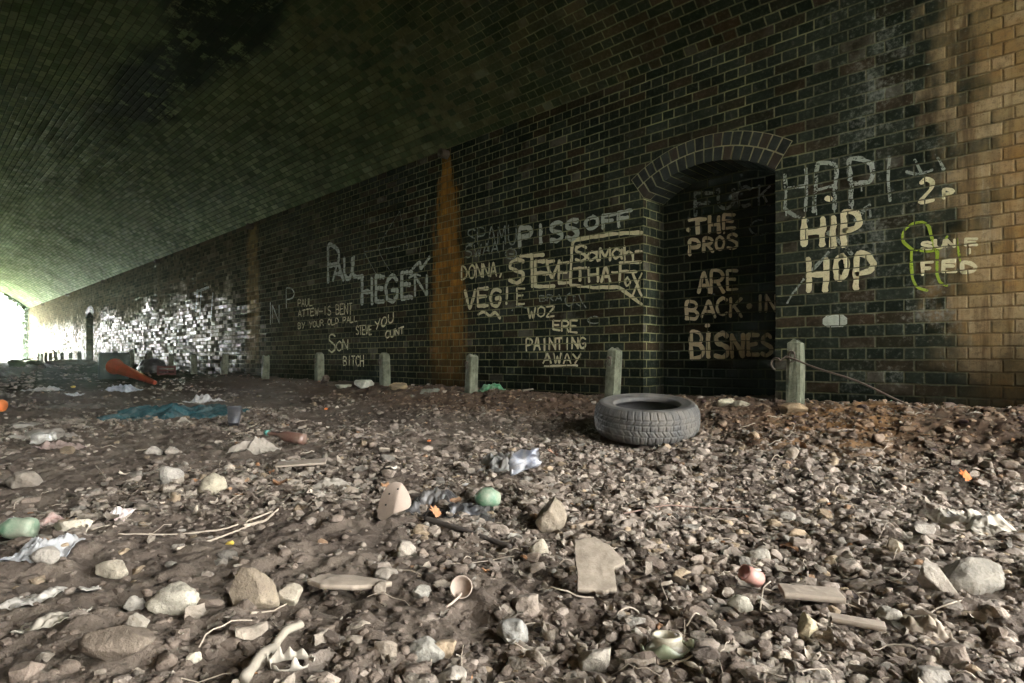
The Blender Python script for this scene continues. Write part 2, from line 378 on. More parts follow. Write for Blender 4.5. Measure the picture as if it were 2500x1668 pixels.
def ground_mat():
    M = NT('earth'); P = M.pos(); X, Y, Z = M.xyz(P)
    big = M.noise(P, .9, 4., .6); mid = M.noise(P, 7., 5., .65); fine = M.noise(P, 55., 5., .7); grit = M.noise(P, 190., 3., .7)
    c = M.mix(M.mapr(big, .3, .7), (.066, .050, .039), (.112, .088, .068))
    c = M.mix(M.mapr(mid, .45, .75, 0, .55), c, (.15, .122, .092))
    c = M.mix(M.mapr(fine, .52, .72, 0, .6), c, (.19, .16, .125))
    c = M.mix(M.mapr(fine, .45, .28, 0, .7), c, (.022, .017, .013))
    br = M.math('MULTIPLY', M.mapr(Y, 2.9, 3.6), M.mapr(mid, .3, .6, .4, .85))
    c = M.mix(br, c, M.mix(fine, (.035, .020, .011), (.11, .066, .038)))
    orng = M.math('MULTIPLY', M.mapr(M.math('ABSOLUTE', M.math('ADD', X, 1.05)), .55, .1), M.mapr(Y, 2.8, 3.3))
    c = M.mix(M.math('MULTIPLY', orng, M.mapr(mid, .35, .6, .2, .7)), c, (.19, .10, .035))
    moss = M.math('MULTIPLY', M.mapr(X, -8.8, -11.5), M.mapr(mid, .35, .68, .99, .6))
    c = M.mix(moss, c, M.mix(M.mapr(fine, .35, .7), (.006, .009, .003), (.034, .038, .014)))
    out = M.math('MAXIMUM', M.mapr(X, -36., -39.), M.mapr(X, 7., 9.))
    c = M.mix(out, c, M.mix(mid, (.06, .10, .03), (.16, .19, .08)))
    M.set(color=c, rough=M.mapr(fine, .3, .7, .8, 1.), spec=M.mapr(X, -7., -10., .2, .02))
    h = M.math('ADD', M.math('MULTIPLY', mid, .8), M.math('ADD', M.math('MULTIPLY', fine, .6), M.math('MULTIPLY', grit, .22)))
    M.bump(h, .014, .9); return M.m

MB_WALL = brick_mat('sooty brick'); MB_VAULT = brick_mat('vault brick', True)
M_STONE = stone_mat('stone'); M_GROUND = ground_mat()
def ring_mat():
    M = NT('arch brick'); P = M.pos(); n1 = M.noise(P, 30., 5., .65); n2 = M.noise(P, 7., 3.)
    c = M.mix(M.mapr(n1, .4, .75, 0, .5), M.attr('tint'), (.05, .052, .04))
    M.set(color=c, rough=.8, spec=.2); M.bump(n1, .004, .6); return M.m
M_RING = ring_mat()
M_MORT = plain_mat('mortar', (.36, .34, .19), .9, .4, (.16, .15, .085), scale=20)
M_CONC = plain_mat('concrete', (.145, .15, .10), .85, .9, (.04, .045, .026), scale=13, bump=.006)
M_RUST = plain_mat('rusty iron', (.075, .054, .038), .75, .6, (.045, .03, .02), metal=.2, scale=40)
M_RUBBER = plain_mat('rubber', (.05, .049, .047), .7, .55, (.17, .15, .12), scale=9, bump=.0015)
M_RUBIN = plain_mat('inner rubber', (.018, .018, .019), .5, .25, (.08, .07, .06), scale=11, bump=.001)

# ------------------------------------------------------------------ ground
def geo(a, b, d0, ratio):
    r, x, d = [], a, d0
    s = 1 if b > a else -1
    while (b - x) * s > 0: r.append(x); x += d * s; d *= ratio
    r.append(b); return r
def build_ground():
    xs = sorted(set([round(v, 4) for v in geo(-5.2, -400, .016, 1.03)[1:] + list(np.arange(-5.2, -2.6, .0125)) + list(np.arange(-2.6, 1.1, .0075)) + geo(1.1, 400, .012, 1.07)]))
    ys = sorted(set([round(v, 4) for v in list(np.arange(-.8, 2.3, .0075)) + list(np.arange(2.3, 4.75, .0125)) + geo(4.75, 400, .05, 1.22) + geo(-.8, -400, .02, 1.15)[1:]]))
    xs, ys = np.array(xs), np.array(ys)
    Xg, Yg = np.meshgrid(xs, ys); x, y = Xg.ravel(), Yg.ravel()
    z = np.empty_like(x)
    for i in range(0, len(x), 120000): z[i:i + 120000] = gz(x[i:i + 120000], y[i:i + 120000])
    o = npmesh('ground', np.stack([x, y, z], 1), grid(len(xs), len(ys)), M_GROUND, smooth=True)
    tag(o, 'muddy rubble-strewn tunnel floor of dark earth', 'ground', kind='structure')
build_ground()

# ------------------------------------------------------------------ brick wall with its refuges
RI = .958; RING = .106; RZ0 = .568
def refuge_arc(xl, xr, R, n=24):
    xc = (xl + xr) / 2; a = math.asin((xr - xl) / 2 / RI)
    th = np.linspace(-a, a, n); return xc + R * np.sin(th), RZ0 + R * np.cos(th), th
def build_wall():
    V, Q, UV = [], [], []
    def quad(p, uv):
        n = len(V); V.extend(p); UV.extend(uv); Q.append([n, n + 1, n + 2, n + 3])
    def q(x0, x1, za0, za1, zb0, zb1):
        p = [(x0, YW, za0), (x1, YW, za1), (x1, YW, zb1), (x0, YW, zb0)]; quad(p, [(a[0], a[2]) for a in p])
    ZB = -.9; cur = XL
    RO = RI + 2 * RING
    for (xl, xr) in REFUGES[::-1]:
        ax, az, th = refuge_arc(xl, xr, RO)
        # left and right of the opening: straight jamb up to the springing, then the skewback slope to the ring
        zs = RZ0 + RI * math.cos(th[0])
        q(cur, ax[0], ZB, ZB, ZS, ZS)
        q(ax[0], xl, ZB, ZB, az[0], zs)
        for i in range(len(ax) - 1): q(ax[i], ax[i + 1], az[i], az[i + 1], ZS, ZS)
        q(xr, ax[-1], ZB, ZB, zs, az[-1])
        cur = ax[-1]
    q(cur, XR, ZB, ZB, ZS, ZS)
    for p in ([(XL, YW + .8, ZB), (XR, YW + .8, ZB), (XR, YW + .8, ZS), (XL, YW + .8, ZS)], [(XL, YW, ZS), (XR, YW, ZS), (XR, YW + .8, ZS), (XL, YW + .8, ZS)]):
        quad(p, [(a[0], a[2] + a[1]) for a in p])          # the rear of the wall and its top bed
    wall = npmesh('brick_wall', V, np.array(Q), MB_WALL, uv=UV)
    tag(wall, 'long sooty dark brick wall covered in painted graffiti, with arched recesses', 'wall')
    for k, (xl, xr) in enumerate(REFUGES):
        D = YW + .334 if k == 0 else YW + .45
        ax, az, th = refuge_arc(xl, xr, RI + .012); ix, iz, _ = refuge_arc(xl, xr, RI)
        V2, Q2, U2 = [], [], []
        def quad2(p, uv):
            n = len(V2); V2.extend(p); U2.extend(uv); Q2.append([n, n + 1, n + 2, n + 3])
        zs = RZ0 + RI * math.cos(th[0])
        for xx, sg in ((xl, 1), (xr, -1)):
            p = [(xx, YW, ZB), (xx, D, ZB), (xx, D, zs), (xx, YW, zs)]
            if sg < 0: p = p[::-1]
            quad2(p, [(a[1] * 1.0 + .008 * 0 + (0.0 if sg > 0 else .03), a[2]) for a in p])
        for i in range(len(ax) - 1):
            quad2([(ax[i], D, ZB), (ax[i + 1], D, ZB), (ax[i + 1], D, az[i + 1]), (ax[i], D, az[i])], [(ax[i] + .04, ZB), (ax[i + 1] + .04, ZB), (ax[i + 1] + .04, az[i + 1]), (ax[i] + .04, az[i])])
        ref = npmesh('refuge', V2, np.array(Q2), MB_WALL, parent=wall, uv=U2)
        ref['label'] = 'arched recess with painted lettering on its dark back wall' if k == 0 else 'small far arched recess near the bright tunnel mouth'
        # arch: two rings of headers bedded in mortar
        a0 = th[-1]; rs = np.random.RandomState(4 + k); xc = (xl + xr) / 2
        VV, QQ, TT = [], [], []; nv = 0
        def vous(r0, r1, t0, t1, y0, y1, c):
            nonlocal nv
            p = []
            for y in (y0, y1):
                for (r, t) in ((r0, t0), (r0, t1), (r1, t1), (r1, t0)):
                    p.append((xc + r * math.sin(t), y, RZ0 + r * math.cos(t)))
            VV.extend(p); TT.extend([c] * 8)
            for f in ((0, 1, 2, 3), (7, 6, 5, 4), (0, 4, 5, 1), (1, 5, 6, 2), (2, 6, 7, 3), (3, 7, 4, 0)): QQ.append([nv + i for i in f])
            nv += 8
        for ring in (0, 1):
            r0 = RI + ring * RING; n = int(round(2 * a0 * (r0 + RING / 2) / BED))
            for i in range(n):
                t0 = -a0 + 2 * a0 * i / n; t1 = -a0 + 2 * a0 * (i + 1) / n; g = .0056 / r0
                if ring == 0: segs = [(YW - .003, YW + .208), (YW + .218, D)] if i % 2 else [(YW - .003, YW + .102), (YW + .112, YW + .324 if k == 0 else D)]
                else: segs = [(YW - .003, YW + .1)]
                for (y0, y1) in segs:
                    j = rs.uniform(-.0012, .0012)
                    if i % 5 == 0 and rs.rand() < .6: c = np.array([.032, .022, .014]) * rs.uniform(.7, 1.2)
                    else: c = np.array([.013, .016, .013]) * rs.uniform(.6, 1.6)
                    vous(r0 + (.0 if ring == 0 else .005) , r0 + RING - .005, t0 + g, t1 - g, y0 + (j if y0 < YW else 0), y1, c)
        ring_o = npmesh('arch_ring', np.array(VV), np.array(QQ), M_RING, parent=ref, tint=np.array(TT))
        bm = [ring_o]
        md = ring_o.modifiers.new('b', 'BEVEL'); md.width = .0018; md.segments = 2; md.limit_method = 'ANGLE'
        # mortar bed of the arch
        VV, QQ = [], []; tt = np.linspace(-a0, a0, 40); rr = (RI + .005, RI + 2 * RING + .03)
        for y in (YW + .0025, D + .02):
            for r in rr: VV.extend([(xc + r * math.sin(t), y, RZ0 + r * math.cos(t)) for t in tt])
        n = len(tt)
        for i in range(n - 1):
            QQ.append([i, i + 1, n + i + 1, n + i]); QQ.append([i, 2 * n + i, 2 * n + i + 1, i + 1])
        npmesh('arch_mortar', np.array(VV), np.array(QQ), M_MORT, parent=ref)
    # drain holes with stub pipes at the springing
    for i, x in enumerate((-5.36, -10.71, -16.07, -21.4, -26.8, -32.1)):
        V3, F3 = lathe([(.030, -.05), (.048, -.05), (.050, .10), (.030, .10), (.030, -.05)], 20)
        R = np.array([[1, 0, 0], [0, 0, -1], [0, 1, 0]])
        V3 = V3 @ R.T + np.array([x, YW - .0, ZS - .07])
        p1 = npmesh('drain_pipe', V3, F3, M_RUST, parent=wall, smooth=True)
        if i == 0: p1['label'] = 'drain pipe stub above the rust-orange stain'
    return wall
WALL = build_wall()

# the opposite wall behind the photographer's left shoulder
def plain_wall(x0, x1, y, z0, z1, name, mat, flip):
    p = [(x0, y, z0), (x1, y, z0), (x1, y, z1), (x0, y, z1)]
    return npmesh(name, p, np.array([[0, 1, 2, 3]]) if not flip else np.array([[3, 2, 1, 0]]), mat, uv=[(a[0], a[2]) for a in p])
ow = plain_wall(XL, xr_at(YO), YO, -.9, ZS, 'brick_wall', MB_WALL, True)
tag(ow, 'plain dark brick wall on the viewer\'s side of the tunnel, facing the graffiti', 'wall')
def build_vault():
    a = math.asin((YW - YC) / RV); n = 96; th = np.linspace(-a, a, n + 1)
    xs = np.linspace(0, 1, 60)
    V, UV = [], []
    for f in xs:
        for t in th:
            yy = YC + RV * math.sin(t); x = XL + f * (xr_at(yy) - XL)
            V.append((x, yy, ZC + RV * math.cos(t))); UV.append((x, (a - t) * RV))
    o = npmesh('brick_vault', V, grid(n + 1, len(xs)), MB_VAULT, uv=UV, smooth=True)
    tag(o, 'brick barrel vault over the tunnel, greenish with algae and painted glow towards the far mouth', 'vault')
    for x, sx in ((XL, -1), (XR, 1)):           # portal head walls, half a metre thick
        VV, QQ = [], []; ZT, YA, YB = 5.6, YO - 7, YW + 7
        outer = [(YA, -.9), (YA, ZT), (YB, ZT), (YB, -.9)]
        arc = [(YC + RV * math.sin(t), ZC + RV * math.cos(t)) for t in th]
        def face(pts, xx): 
            n0 = len(VV); VV.extend([(xx, y, z) for y, z in pts]); return n0
        for xx in (x, x + sx * .5):
            for i in range(len(arc) - 1):
                n0 = face([arc[i], arc[i + 1], (arc[i + 1][0], ZT), (arc[i][0], ZT)], xx); QQ.append([n0, n0 + 1, n0 + 2, n0 + 3])
            for y0, y1 in ((YA, YO), (YW, YB)):
                n0 = face([(y0, -.9), (y1, -.9), (y1, ZT), (y0, ZT)], xx); QQ.append([n0, n0 + 1, n0 + 2, n0 + 3])
        for pts in (arc, [(YO, -.9), (YO, ZS)], [(YW, ZS), (YW, -.9)], outer[:2], outer[1:3], outer[2:]):
            for i in range(len(pts) - 1):
                n0 = len(VV); VV.extend([(x, *pts[i]), (x, *pts[i + 1]), (x + sx * .5, *pts[i + 1]), (x + sx * .5, *pts[i])]); QQ.append([n0, n0 + 1, n0 + 2, n0 + 3])
        if sx > 0: VV = [(v[0] + (YW - v[1]) * SKEW, v[1], v[2]) for v in VV]
        h = npmesh('portal_wall', VV, np.array(QQ), MB_WALL, parent=o, uv=[(v[1] + v[0], v[2]) for v in VV])
build_vault()

# ------------------------------------------------------------------ graffiti: brushed strokes lying on the bricks
GL = {
 'A': [[(0, 0), (.5, 1), (1, 0)], [(.2, .36), (.82, .36)]], 'B': [[(0, 0), (0, 1), (.7, .95), (.85, .75), (.65, .55), (0, .52)], [(.1, .52), (.75, .48), (1, .25), (.75, .03), (0, 0)]],
 'C': [[(1, .85), (.6, 1), (.15, .8), (0, .45), (.2, .1), (.6, 0), (1, .12)]], 'D': [[(0, 0), (0, 1), (.6, .92), (1, .55), (.75, .12), (0, 0)]],
 'E': [[(0, 0), (0, 1)], [(0, 1), (1, 1)], [(0, .52), (.8, .54)], [(0, 0), (1, .02)]], 'F': [[(0, 0), (0, 1)], [(0, 1), (1, 1)], [(0, .52), (.75, .54)]],
 'G': [[(1, .85), (.6, 1), (.15, .8), (0, .45), (.2, .08), (.65, 0), (.95, .2), (.95, .45), (.55, .45)]], 'H': [[(0, 0), (0, 1)], [(1, 0), (1, 1)], [(0, .48), (1, .52)]],
 'I': [[(.5, 0), (.5, 1)]], 'K': [[(0, 0), (0, 1)], [(1, 1), (.05, .45)], [(.3, .6), (1, 0)]], 'L': [[(0, 1), (0, 0), (1, 0)]],
 'M': [[(0, 0), (.08, 1), (.5, .35), (.92, 1), (1, 0)]], 'N': [[(0, 0), (0, 1)], [(0, 1), (1, 0)], [(1, 0), (1, 1)]], 'O': [[(.5, 1), (.12, .8), (0, .45), (.15, .12), (.5, 0), (.85, .15), (1, .5), (.88, .85), (.5, 1)]],
 'P': [[(0, 0), (0, 1), (.7, .98), (1, .76), (.75, .52), (0, .46)]], 'R': [[(0, 0), (0, 1), (.7, .98), (.95, .77), (.7, .55), (0, .5)], [(.45, .5), (1, 0)]],
 'S': [[(.95, .88), (.55, 1), (.12, .88), (.1, .65), (.5, .52), (.9, .38), (.92, .14), (.5, 0), (.02, .1)]], 'T': [[(.5, 0), (.5, 1)], [(0, .97), (1, 1)]],
 'U': [[(0, 1), (.03, .3), (.3, 0), (.7, 0), (.97, .3), (1, 1)]], 'V': [[(0, 1), (.45, 0), (1, 1)]], 'W': [[(0, 1), (.25, 0), (.5, .7), (.75, 0), (1, 1)]],
 'X': [[(0, 0), (1, 1)], [(0, 1), (1, 0)]], 'Y': [[(0, 1), (.5, .5)], [(1, 1), (.3, 0)]], 'Z': [[(0, 1), (1, 1), (0, 0), (1, .02)]], '2': [[(0, .8), (.4, 1), (.9, .85), (.8, .55), (0, 0), (1, .05)]],
 'a': [[(.9, .8), (.4, 1), (.02, .55), (.3, .05), (.85, .4)], [(.9, 1), (.88, .3), (1, 0)]], 'o': [[(.5, 1), (.05, .6), (.4, 0), (.95, .45), (.5, 1)]],
 'n': [[(.1, 0), (.05, 1)], [(.05, .45), (.5, .6), (.85, .4), (.9, 0)]], 'i': [[(.5, 0), (.5, 1)]], '-': [[(0, .5), (1, .5)]], '!': [[(.5, .3), (.5, 1)], [(.46, .0), (.54, .03)]], '.': [[(.46, .0), (.54, .04)]], ',': [[(.6, .12), (.3, -.15)]], "'": [[(.5, 1), (.4, .75)]], ' ': []}
CROP = {1: (0, 0, 1.), 2: (600, 500, 3.137), 3: (1100, 450, 2.852), 4: (1500, 300, 2.24), 5: (1850, 300, 2.0908)}
def paint_mat(name, col, cover=.85, uoff=0.):
    M = NT(name); P = M.pos(); X, Y, Z = M.xyz(P)
    d, rv, r3, par, tilt, row = brick_nodes(M, M.comb(M.math('ADD', X, uoff), Z, 0.))
    n1 = M.noise(P, 24., 5., .7); n2 = M.noise(P, 95., 4., .7)
    c = M.mix(M.mapr(n1, .3, .75, 0, .55), col, tuple(v * .5 for v in col)); c = M.mix(M.mapr(n2, .5, .75, 0, .5), c, (.06, .06, .045))
    jm = M.mapr(M.math('ADD', d, M.math('MULTIPLY', M.math('SUBTRACT', n1, .5), .006)), .0018, .0052, .22, 1.)
    wear = M.mapr(M.math('ADD', M.math('MULTIPLY', n1, .65), M.math('MULTIPLY', n2, .5)), .36 + (1 - cover) * .3, .52 + (1 - cover) * .3)
    a = M.math('MULTIPLY', M.math('MULTIPLY', jm, M.mapr(wear, 0, 1, 1., .0)), 1.)
    al = M.math('MULTIPLY', jm, M.math('MULTIPLY', M.mapr(M.math('ADD', M.math('MULTIPLY', n1, .65), M.math('MULTIPLY', n2, .5)), .34 + (1 - cover) * .5, .50 + (1 - cover) * .5), min(1, cover + .12)))
    M.set(color=c, rough=.8, spec=.2, alpha=al); M.bump(M.math('ADD', M.math('MULTIPLY', M.mapr(d, .002, .008), .6), M.math('MULTIPLY', n2, .4)), .006, .8)
    return M.m
CREAM = paint_mat('cream paint', (.62, .56, .34), .97); GREY = paint_mat('grey paint', (.40, .43, .35), .93); FAINT = paint_mat('faded paint', (.27, .30, .25), .8)
LIME = paint_mat('lime spray', (.30, .42, .03), .85); CREAMB = paint_mat('cream recess paint', (.55, .45, .28), .98, .04); GREYB = paint_mat('grey recess paint', (.20, .22, .20), .8, .04)
GCOUNT = [0]
def smooth_line(pts, step):
    P = np.asarray(pts, float)
    if len(P) > 2:                              # Catmull-Rom through the points
        Q = np.concatenate([[2 * P[0] - P[1]], P, [2 * P[-1] - P[-2]]]); out = []
        for i in range(1, len(Q) - 2):
            n = max(2, int(np.linalg.norm(Q[i + 1] - Q[i]) / step) + 1)
            t = np.linspace(0, 1, n, endpoint=False)[:, None]
            # sharp-ish corners: half tension
            a, b, c, d = Q[i - 1], Q[i], Q[i + 1], Q[i + 2]; m0, m1 = (c - a) * .32, (d - b) * .32
            out.append((2 * t ** 3 - 3 * t ** 2 + 1) * b + (t ** 3 - 2 * t ** 2 + t) * m0 + (-2 * t ** 3 + 3 * t ** 2) * c + (t ** 3 - t ** 2) * m1)
        out.append(P[-1:]); return np.concatenate(out)
    n = max(2, int(np.linalg.norm(P[1] - P[0]) / step) + 1); t = np.linspace(0, 1, n)[:, None]
    return P[0] * (1 - t) + P[1] * t
def graffiti(label, items, mat, back=False, parent=None):
    """items: (crop, letters|None, x0, x1, yt0, yt1, yb0, yb1, stroke px) or (crop, polyline, stroke px)."""
    Y = YW + (.334 if back else 0.); V, Q = [], []; nv = 0
    GCOUNT[0] += 1; rs = np.random.RandomState(GCOUNT[0]); k = 0
    strokes = []
    for it in items:
        ox, oy, sc = CROP[it[0]]
        if isinstance(it[1], str):
            _, txt, x0, x1, yt0, yt1, yb0, yb1, sw = it; n = len(txt); cw = (x1 - x0) / (n - .22 if n > 1 else 1)
            for i, ch in enumerate(txt):
                a0 = x0 + cw * i; a1 = a0 + cw * (.78 if n > 1 else 1)
                jx, jy = rs.uniform(-.04, .04) * cw, rs.uniform(-.05, .05) * (yb0 - yt0)
                for st in GL[ch]:
                    pp = []
                    for (gx, gy) in st:
                        x = a0 + (a1 - a0) * (gx + rs.uniform(-.03, .03)); t = (x - x0) / (x1 - x0 + 1e-6)
                        yt = yt0 + (yt1 - yt0) * t; yb = yb0 + (yb1 - yb0) * t
                        pp.append((x + jx, yb + (yt - yb) * (gy + rs.uniform(-.02, .02)) + jy))
                    strokes.append((it[0], pp, sw))
        else: strokes.append((it[0], it[1], it[2]))
    for (cr, pp, sw) in strokes:
        ox, oy, sc = CROP[cr]
        W = np.array([wpt(ox + x / sc, oy + y / sc, Y) for x, y in pp]); c0 = pp[len(pp) // 2]
        e = wpt(ox + c0[0] / sc, oy + (c0[1] + sw) / sc, Y); ww = abs(e[2] - wpt(ox + c0[0] / sc, oy + c0[1] / sc, Y)[2])
        L = smooth_line(W[:, [0, 2]], .012)
        if len(L) < 2: continue
        T = np.gradient(L, axis=0); T /= np.linalg.norm(T, axis=1)[:, None] + 1e-9; Nn = np.stack([-T[:, 1], T[:, 0]], 1)
        # round brush ends
        L = np.concatenate([[L[0] - T[0] * ww * .35], L, [L[-1] + T[-1] * ww * .35]]); Nn = np.concatenate([Nn[:1], Nn, Nn[-1:]])
        hw = np.full(len(L), ww * .5); hw[0] *= .45; hw[-1] *= .45
        s = np.arange(len(L)) * .012
        l = L + Nn * (hw * (1 + .30 * vn(s * 26, s * 0 + k, None, 3) + .2 * vn(s * 5, s * 0 + k, None, 8)))[:, None]; r = L - Nn * (hw * (1 + .30 * vn(s * 26, s * 0 + k + 50, None, 4) + .2 * vn(s * 6, s * 0 + k, None, 9)))[:, None]
        y = Y - .0022 - .00025 * (k % 14) - .0001 * (GCOUNT[0] % 3); k += 1; m = len(L)
        V.append(np.stack([np.concatenate([l[:, 0], r[:, 0]]), np.full(2 * m, y), np.concatenate([l[:, 1], r[:, 1]])], 1))
        i = np.arange(m - 1); Q.append(np.stack([i, i + 1, i + m + 1, i + m], 1) + nv); nv += 2 * m
    o = npmesh('graffiti', np.concatenate(V), np.concatenate(Q), mat, parent=parent or WALL); o['label'] = label
    return o
def L1(c, ch, x0, x1, y0, y1, w): return (c, ch, x0, x1, y0, y0, y1, y1, w)
graffiti('pale grey two-word scrawl running up to the recess edge', [(3, 'PISS', 485, 885, 305, 238, 432, 368, 33), (3, 'OFF', 945, 1262, 238, 185, 312, 292, 28)], GREY)
graffiti('faded overlapping outlined letters beside the orange stain', [(3, 'SPAMU', 120, 455, 320, 275, 425, 410, 11), (3, 'SWAAI', 105, 395, 430, 400, 515, 465, 11), L1(3, 'O', 385, 462, 445, 520, 11), (3, [(410, 485), (440, 487)], 9)], FAINT)
graffiti('cream name with a comma painted left of the large name', [(3, 'DONNA,', 78, 372, 572, 540, 662, 632, 14)], CREAM)
graffiti('large cream name painted in tall uneven capitals', [L1(3, 'S', 405, 508, 520, 685, 25), L1(3, 'T', 487, 648, 480, 705, 28), L1(3, 'E', 592, 722, 530, 702, 27), L1(3, 'V', 665, 760, 530, 645, 22), L1(3, 'E', 752, 822, 550, 690, 20)], CREAM)
graffiti('cream word ending in an exclamation mark over a wavy line', [(3, 'VEG', 105, 352, 738, 722, 858, 842, 25), L1(3, '!', 372, 410, 720, 832, 22), L1(3, 'E', 462, 515, 725, 832, 14), (3, [(195, 905), (235, 888), (275, 915), (312, 892), (348, 932)], 20)], CREAM)
graffiti('cream speech-bubble outline with a two-line name inside', [(3, [(835, 695), (842, 520), (858, 398), (1000, 368), (1160, 346), (1333, 338)], 24), (3, [(838, 700), (1000, 718), (1160, 716), (1245, 772), (1332, 835)], 24),
  L1(3, 'S', 868, 945, 428, 538, 23), L1(3, 'a', 957, 1030, 468, 532, 18), L1(3, 'M', 1040, 1115, 450, 532, 20), L1(3, 'a', 1128, 1196, 455, 520, 18), L1(3, 'n', 1208, 1278, 430, 525, 20), L1(3, '-', 1288, 1332, 455, 488, 18),
  L1(3, 'T', 862, 945, 582, 672, 20), L1(3, 'H', 965, 1028, 585, 680, 22), L1(3, 'A', 1048, 1112, 578, 678, 20), L1(3, '-', 1125, 1165, 600, 628, 16), L1(3, 'F', 1184, 1333, 548, 680, 20), L1(3, 'o', 1212, 1258, 645, 708, 15), L1(3, 'X', 1268, 1332, 612, 768, 17)], CREAM)
graffiti('small cream four-line message painted low beside the recess', [(3, 'WOZ', 542, 722, 862, 852, 932, 918, 13), (3, 'ERE', 716, 885, 950, 952, 1012, 1036, 14), (3, 'PAINTING', 530, 940, 1076, 1070, 1160, 1144, 14), (3, 'AWAY', 650, 905, 1180, 1180, 1246, 1244, 14), (3, [(655, 1270), (780, 1262), (885, 1262)], 14)], CREAM)
graffiti('faint blurred scribble above the four-line message', [(3, 'Bra'.upper(), 620, 775, 775, 770, 815, 812, 8), L1(3, 'O', 800, 860, 765, 850, 10), (3, [(865, 770), (880, 830), (910, 850)], 8), (3, [(895, 770), (915, 820), (945, 860)], 8), L1(3, 'C', 955, 1030, 920, 970, 9), (3, [(430, 880), (470, 850), (530, 862)], 10)], FAINT)
graffiti('grey word high on the wall right of the recess, dripping', [(5, [(138, 265), (145, 350), (140, 440)], 16), (5, [(248, 235), (250, 340), (246, 450)], 18), (5, [(140, 335), (250, 322)], 16), (5, [(288, 455), (298, 300), (305, 212), (350, 205), (400, 225), (395, 330), (392, 440)], 19), (5, [(300, 345), (392, 320)], 15), (5, [(478, 425), (472, 300), (470, 190), (530, 185), (582, 212)], 24), (5, [(582, 212), (592, 262), (570, 305), (480, 312)], 24), (5, [(672, 175), (668, 290), (675, 400)], 13), (5, [(300, 440), (301, 470)], 6), (5, [(392, 430), (393, 462)], 6), (5, [(480, 415), (482, 440)], 7), (5, [(145, 440), (147, 475)], 6), (5, [(530, 310), (532, 350)], 7)], paint_mat('thin grey paint', (.36, .39, .33), .80))
graffiti('long grey diagonal strokes crossing behind the two cream words', [(5, [(140, 440), (180, 470), (255, 500)], 17), (5, [(150, 920), (180, 870), (235, 800)], 11), (5, [(235, 800), (300, 730), (362, 660)], 16), (5, [(360, 560), (430, 620), (480, 670)], 20), (5, [(500, 500), (540, 450), (572, 420)], 20), (5, [(572, 420), (575, 480)], 10), (5, [(760, 250), (820, 262), (890, 240)], 16), (5, [(800, 190), (840, 260)], 12), (5, [(920, 180), (950, 240)], 14)], FAINT)
graffiti('two bold cream words stacked one above the other right of the recess', [L1(5, 'H', 240, 332, 498, 630, 32), L1(5, 'i', 372, 402, 480, 628, 30), (5, [(352, 388), (372, 390)], 28), L1(5, 'P', 440, 522, 455, 622, 30), L1(5, 'H', 258, 350, 690, 850, 28), L1(5, 'O', 395, 455, 680, 800, 28), L1(5, 'P', 505, 592, 668, 842, 27)], CREAM)
graffiti('lime green sprayed loops over the stained brickwork', [(5, [(785, 645), (745, 608), (743, 560), (785, 518), (840, 505), (874, 530), (890, 590), (903, 635), (918, 662)], 13), (5, [(785, 645), (850, 657), (912, 650), (938, 636), (966, 580)], 12), (5, [(786, 645), (784, 720), (792, 792), (816, 840), (866, 856)], 13), (5, [(917, 660), (914, 755), (930, 812), (966, 832)], 13), (5, [(1016, 590), (1025, 650), (1034, 705)], 9)], LIME)
graffiti('broken cream letters flaking off by the lime loops', [L1(5, '2', 832, 895, 290, 405, 20), L1(5, 'P', 952, 1000, 340, 384, 19), L1(5, 'S', 838, 890, 608, 645, 14), L1(5, 'U', 905, 950, 600, 640, 13), L1(5, 'N', 962, 1003, 598, 634, 13), L1(5, 'E', 1064, 1122, 594, 626, 14), L1(5, 'i', 1066, 1086, 645, 668, 14), L1(5, 'F', 840, 892, 708, 772, 18), L1(5, 'E', 950, 1012, 708, 764, 18), L1(5, 'D', 1046, 1116, 716, 764, 18)], CREAM)
graffiti('single brick painted whitish low on the wall near the hooked post', [(5, [(352, 1013), (436, 1012)], 54)], GREY)
graffiti('tall grey name high up with a very long first letter', [L1(2, 'P', 632, 715, 330, 600, 32), L1(2, 'A', 668, 745, 452, 580, 32), L1(2, 'U', 758, 818, 412, 562, 32), L1(2, 'L', 832, 905, 405, 552, 32)], GREY)
graffiti('large grey surname sloping up towards the orange stain', [L1(2, 'H', 893, 968, 570, 755, 36), L1(2, 'E', 1000, 1062, 555, 745, 36), L1(2, 'G', 1075, 1165, 545, 735, 36), L1(2, 'E', 1195, 1275, 530, 720, 36), L1(2, 'N', 1300, 1390, 545, 700, 24), (2, [(1280, 490), (1335, 440), (1345, 490), (1410, 400)], 26), (2, [(1250, 560), (1300, 535), (1340, 545)], 14)], GREY)
graffiti('small three-line cream message in thin capitals', [(2, 'PAUL', 402, 508, 728, 722, 782, 772, 9), (2, 'ATTEW-IS BENT', 402, 815, 812, 752, 856, 836, 9), (2, 'BY YOUR OLD PALL', 402, 855, 908, 850, 952, 892, 9)], CREAM)
graffiti('small cream words scattered just left of the orange stain', [(2, 'STEVE', 846, 965, 930, 925, 996, 992, 10), (2, 'YOU', 992, 1132, 895, 825, 962, 892, 13), (2, 'CUNT', 1072, 1212, 968, 936, 1024, 984, 11)], CREAM)
graffiti('cream two-line words low on the wall above the posts', [L1(2, 'S', 638, 690, 985, 1125, 13), L1(2, 'O', 697, 738, 1045, 1115, 11), L1(2, 'N', 746, 784, 1038, 1112, 12), (2, 'BITCH', 748, 905, 1162, 1155, 1228, 1240, 11)], CREAM)
graffiti('faded thin letters near the tan stain', [L1(2, 'I', 180, 200, 745, 910, 10), L1(2, 'N', 205, 258, 770, 905, 10), L1(2, 'P', 310, 372, 638, 785, 11)], GREY)
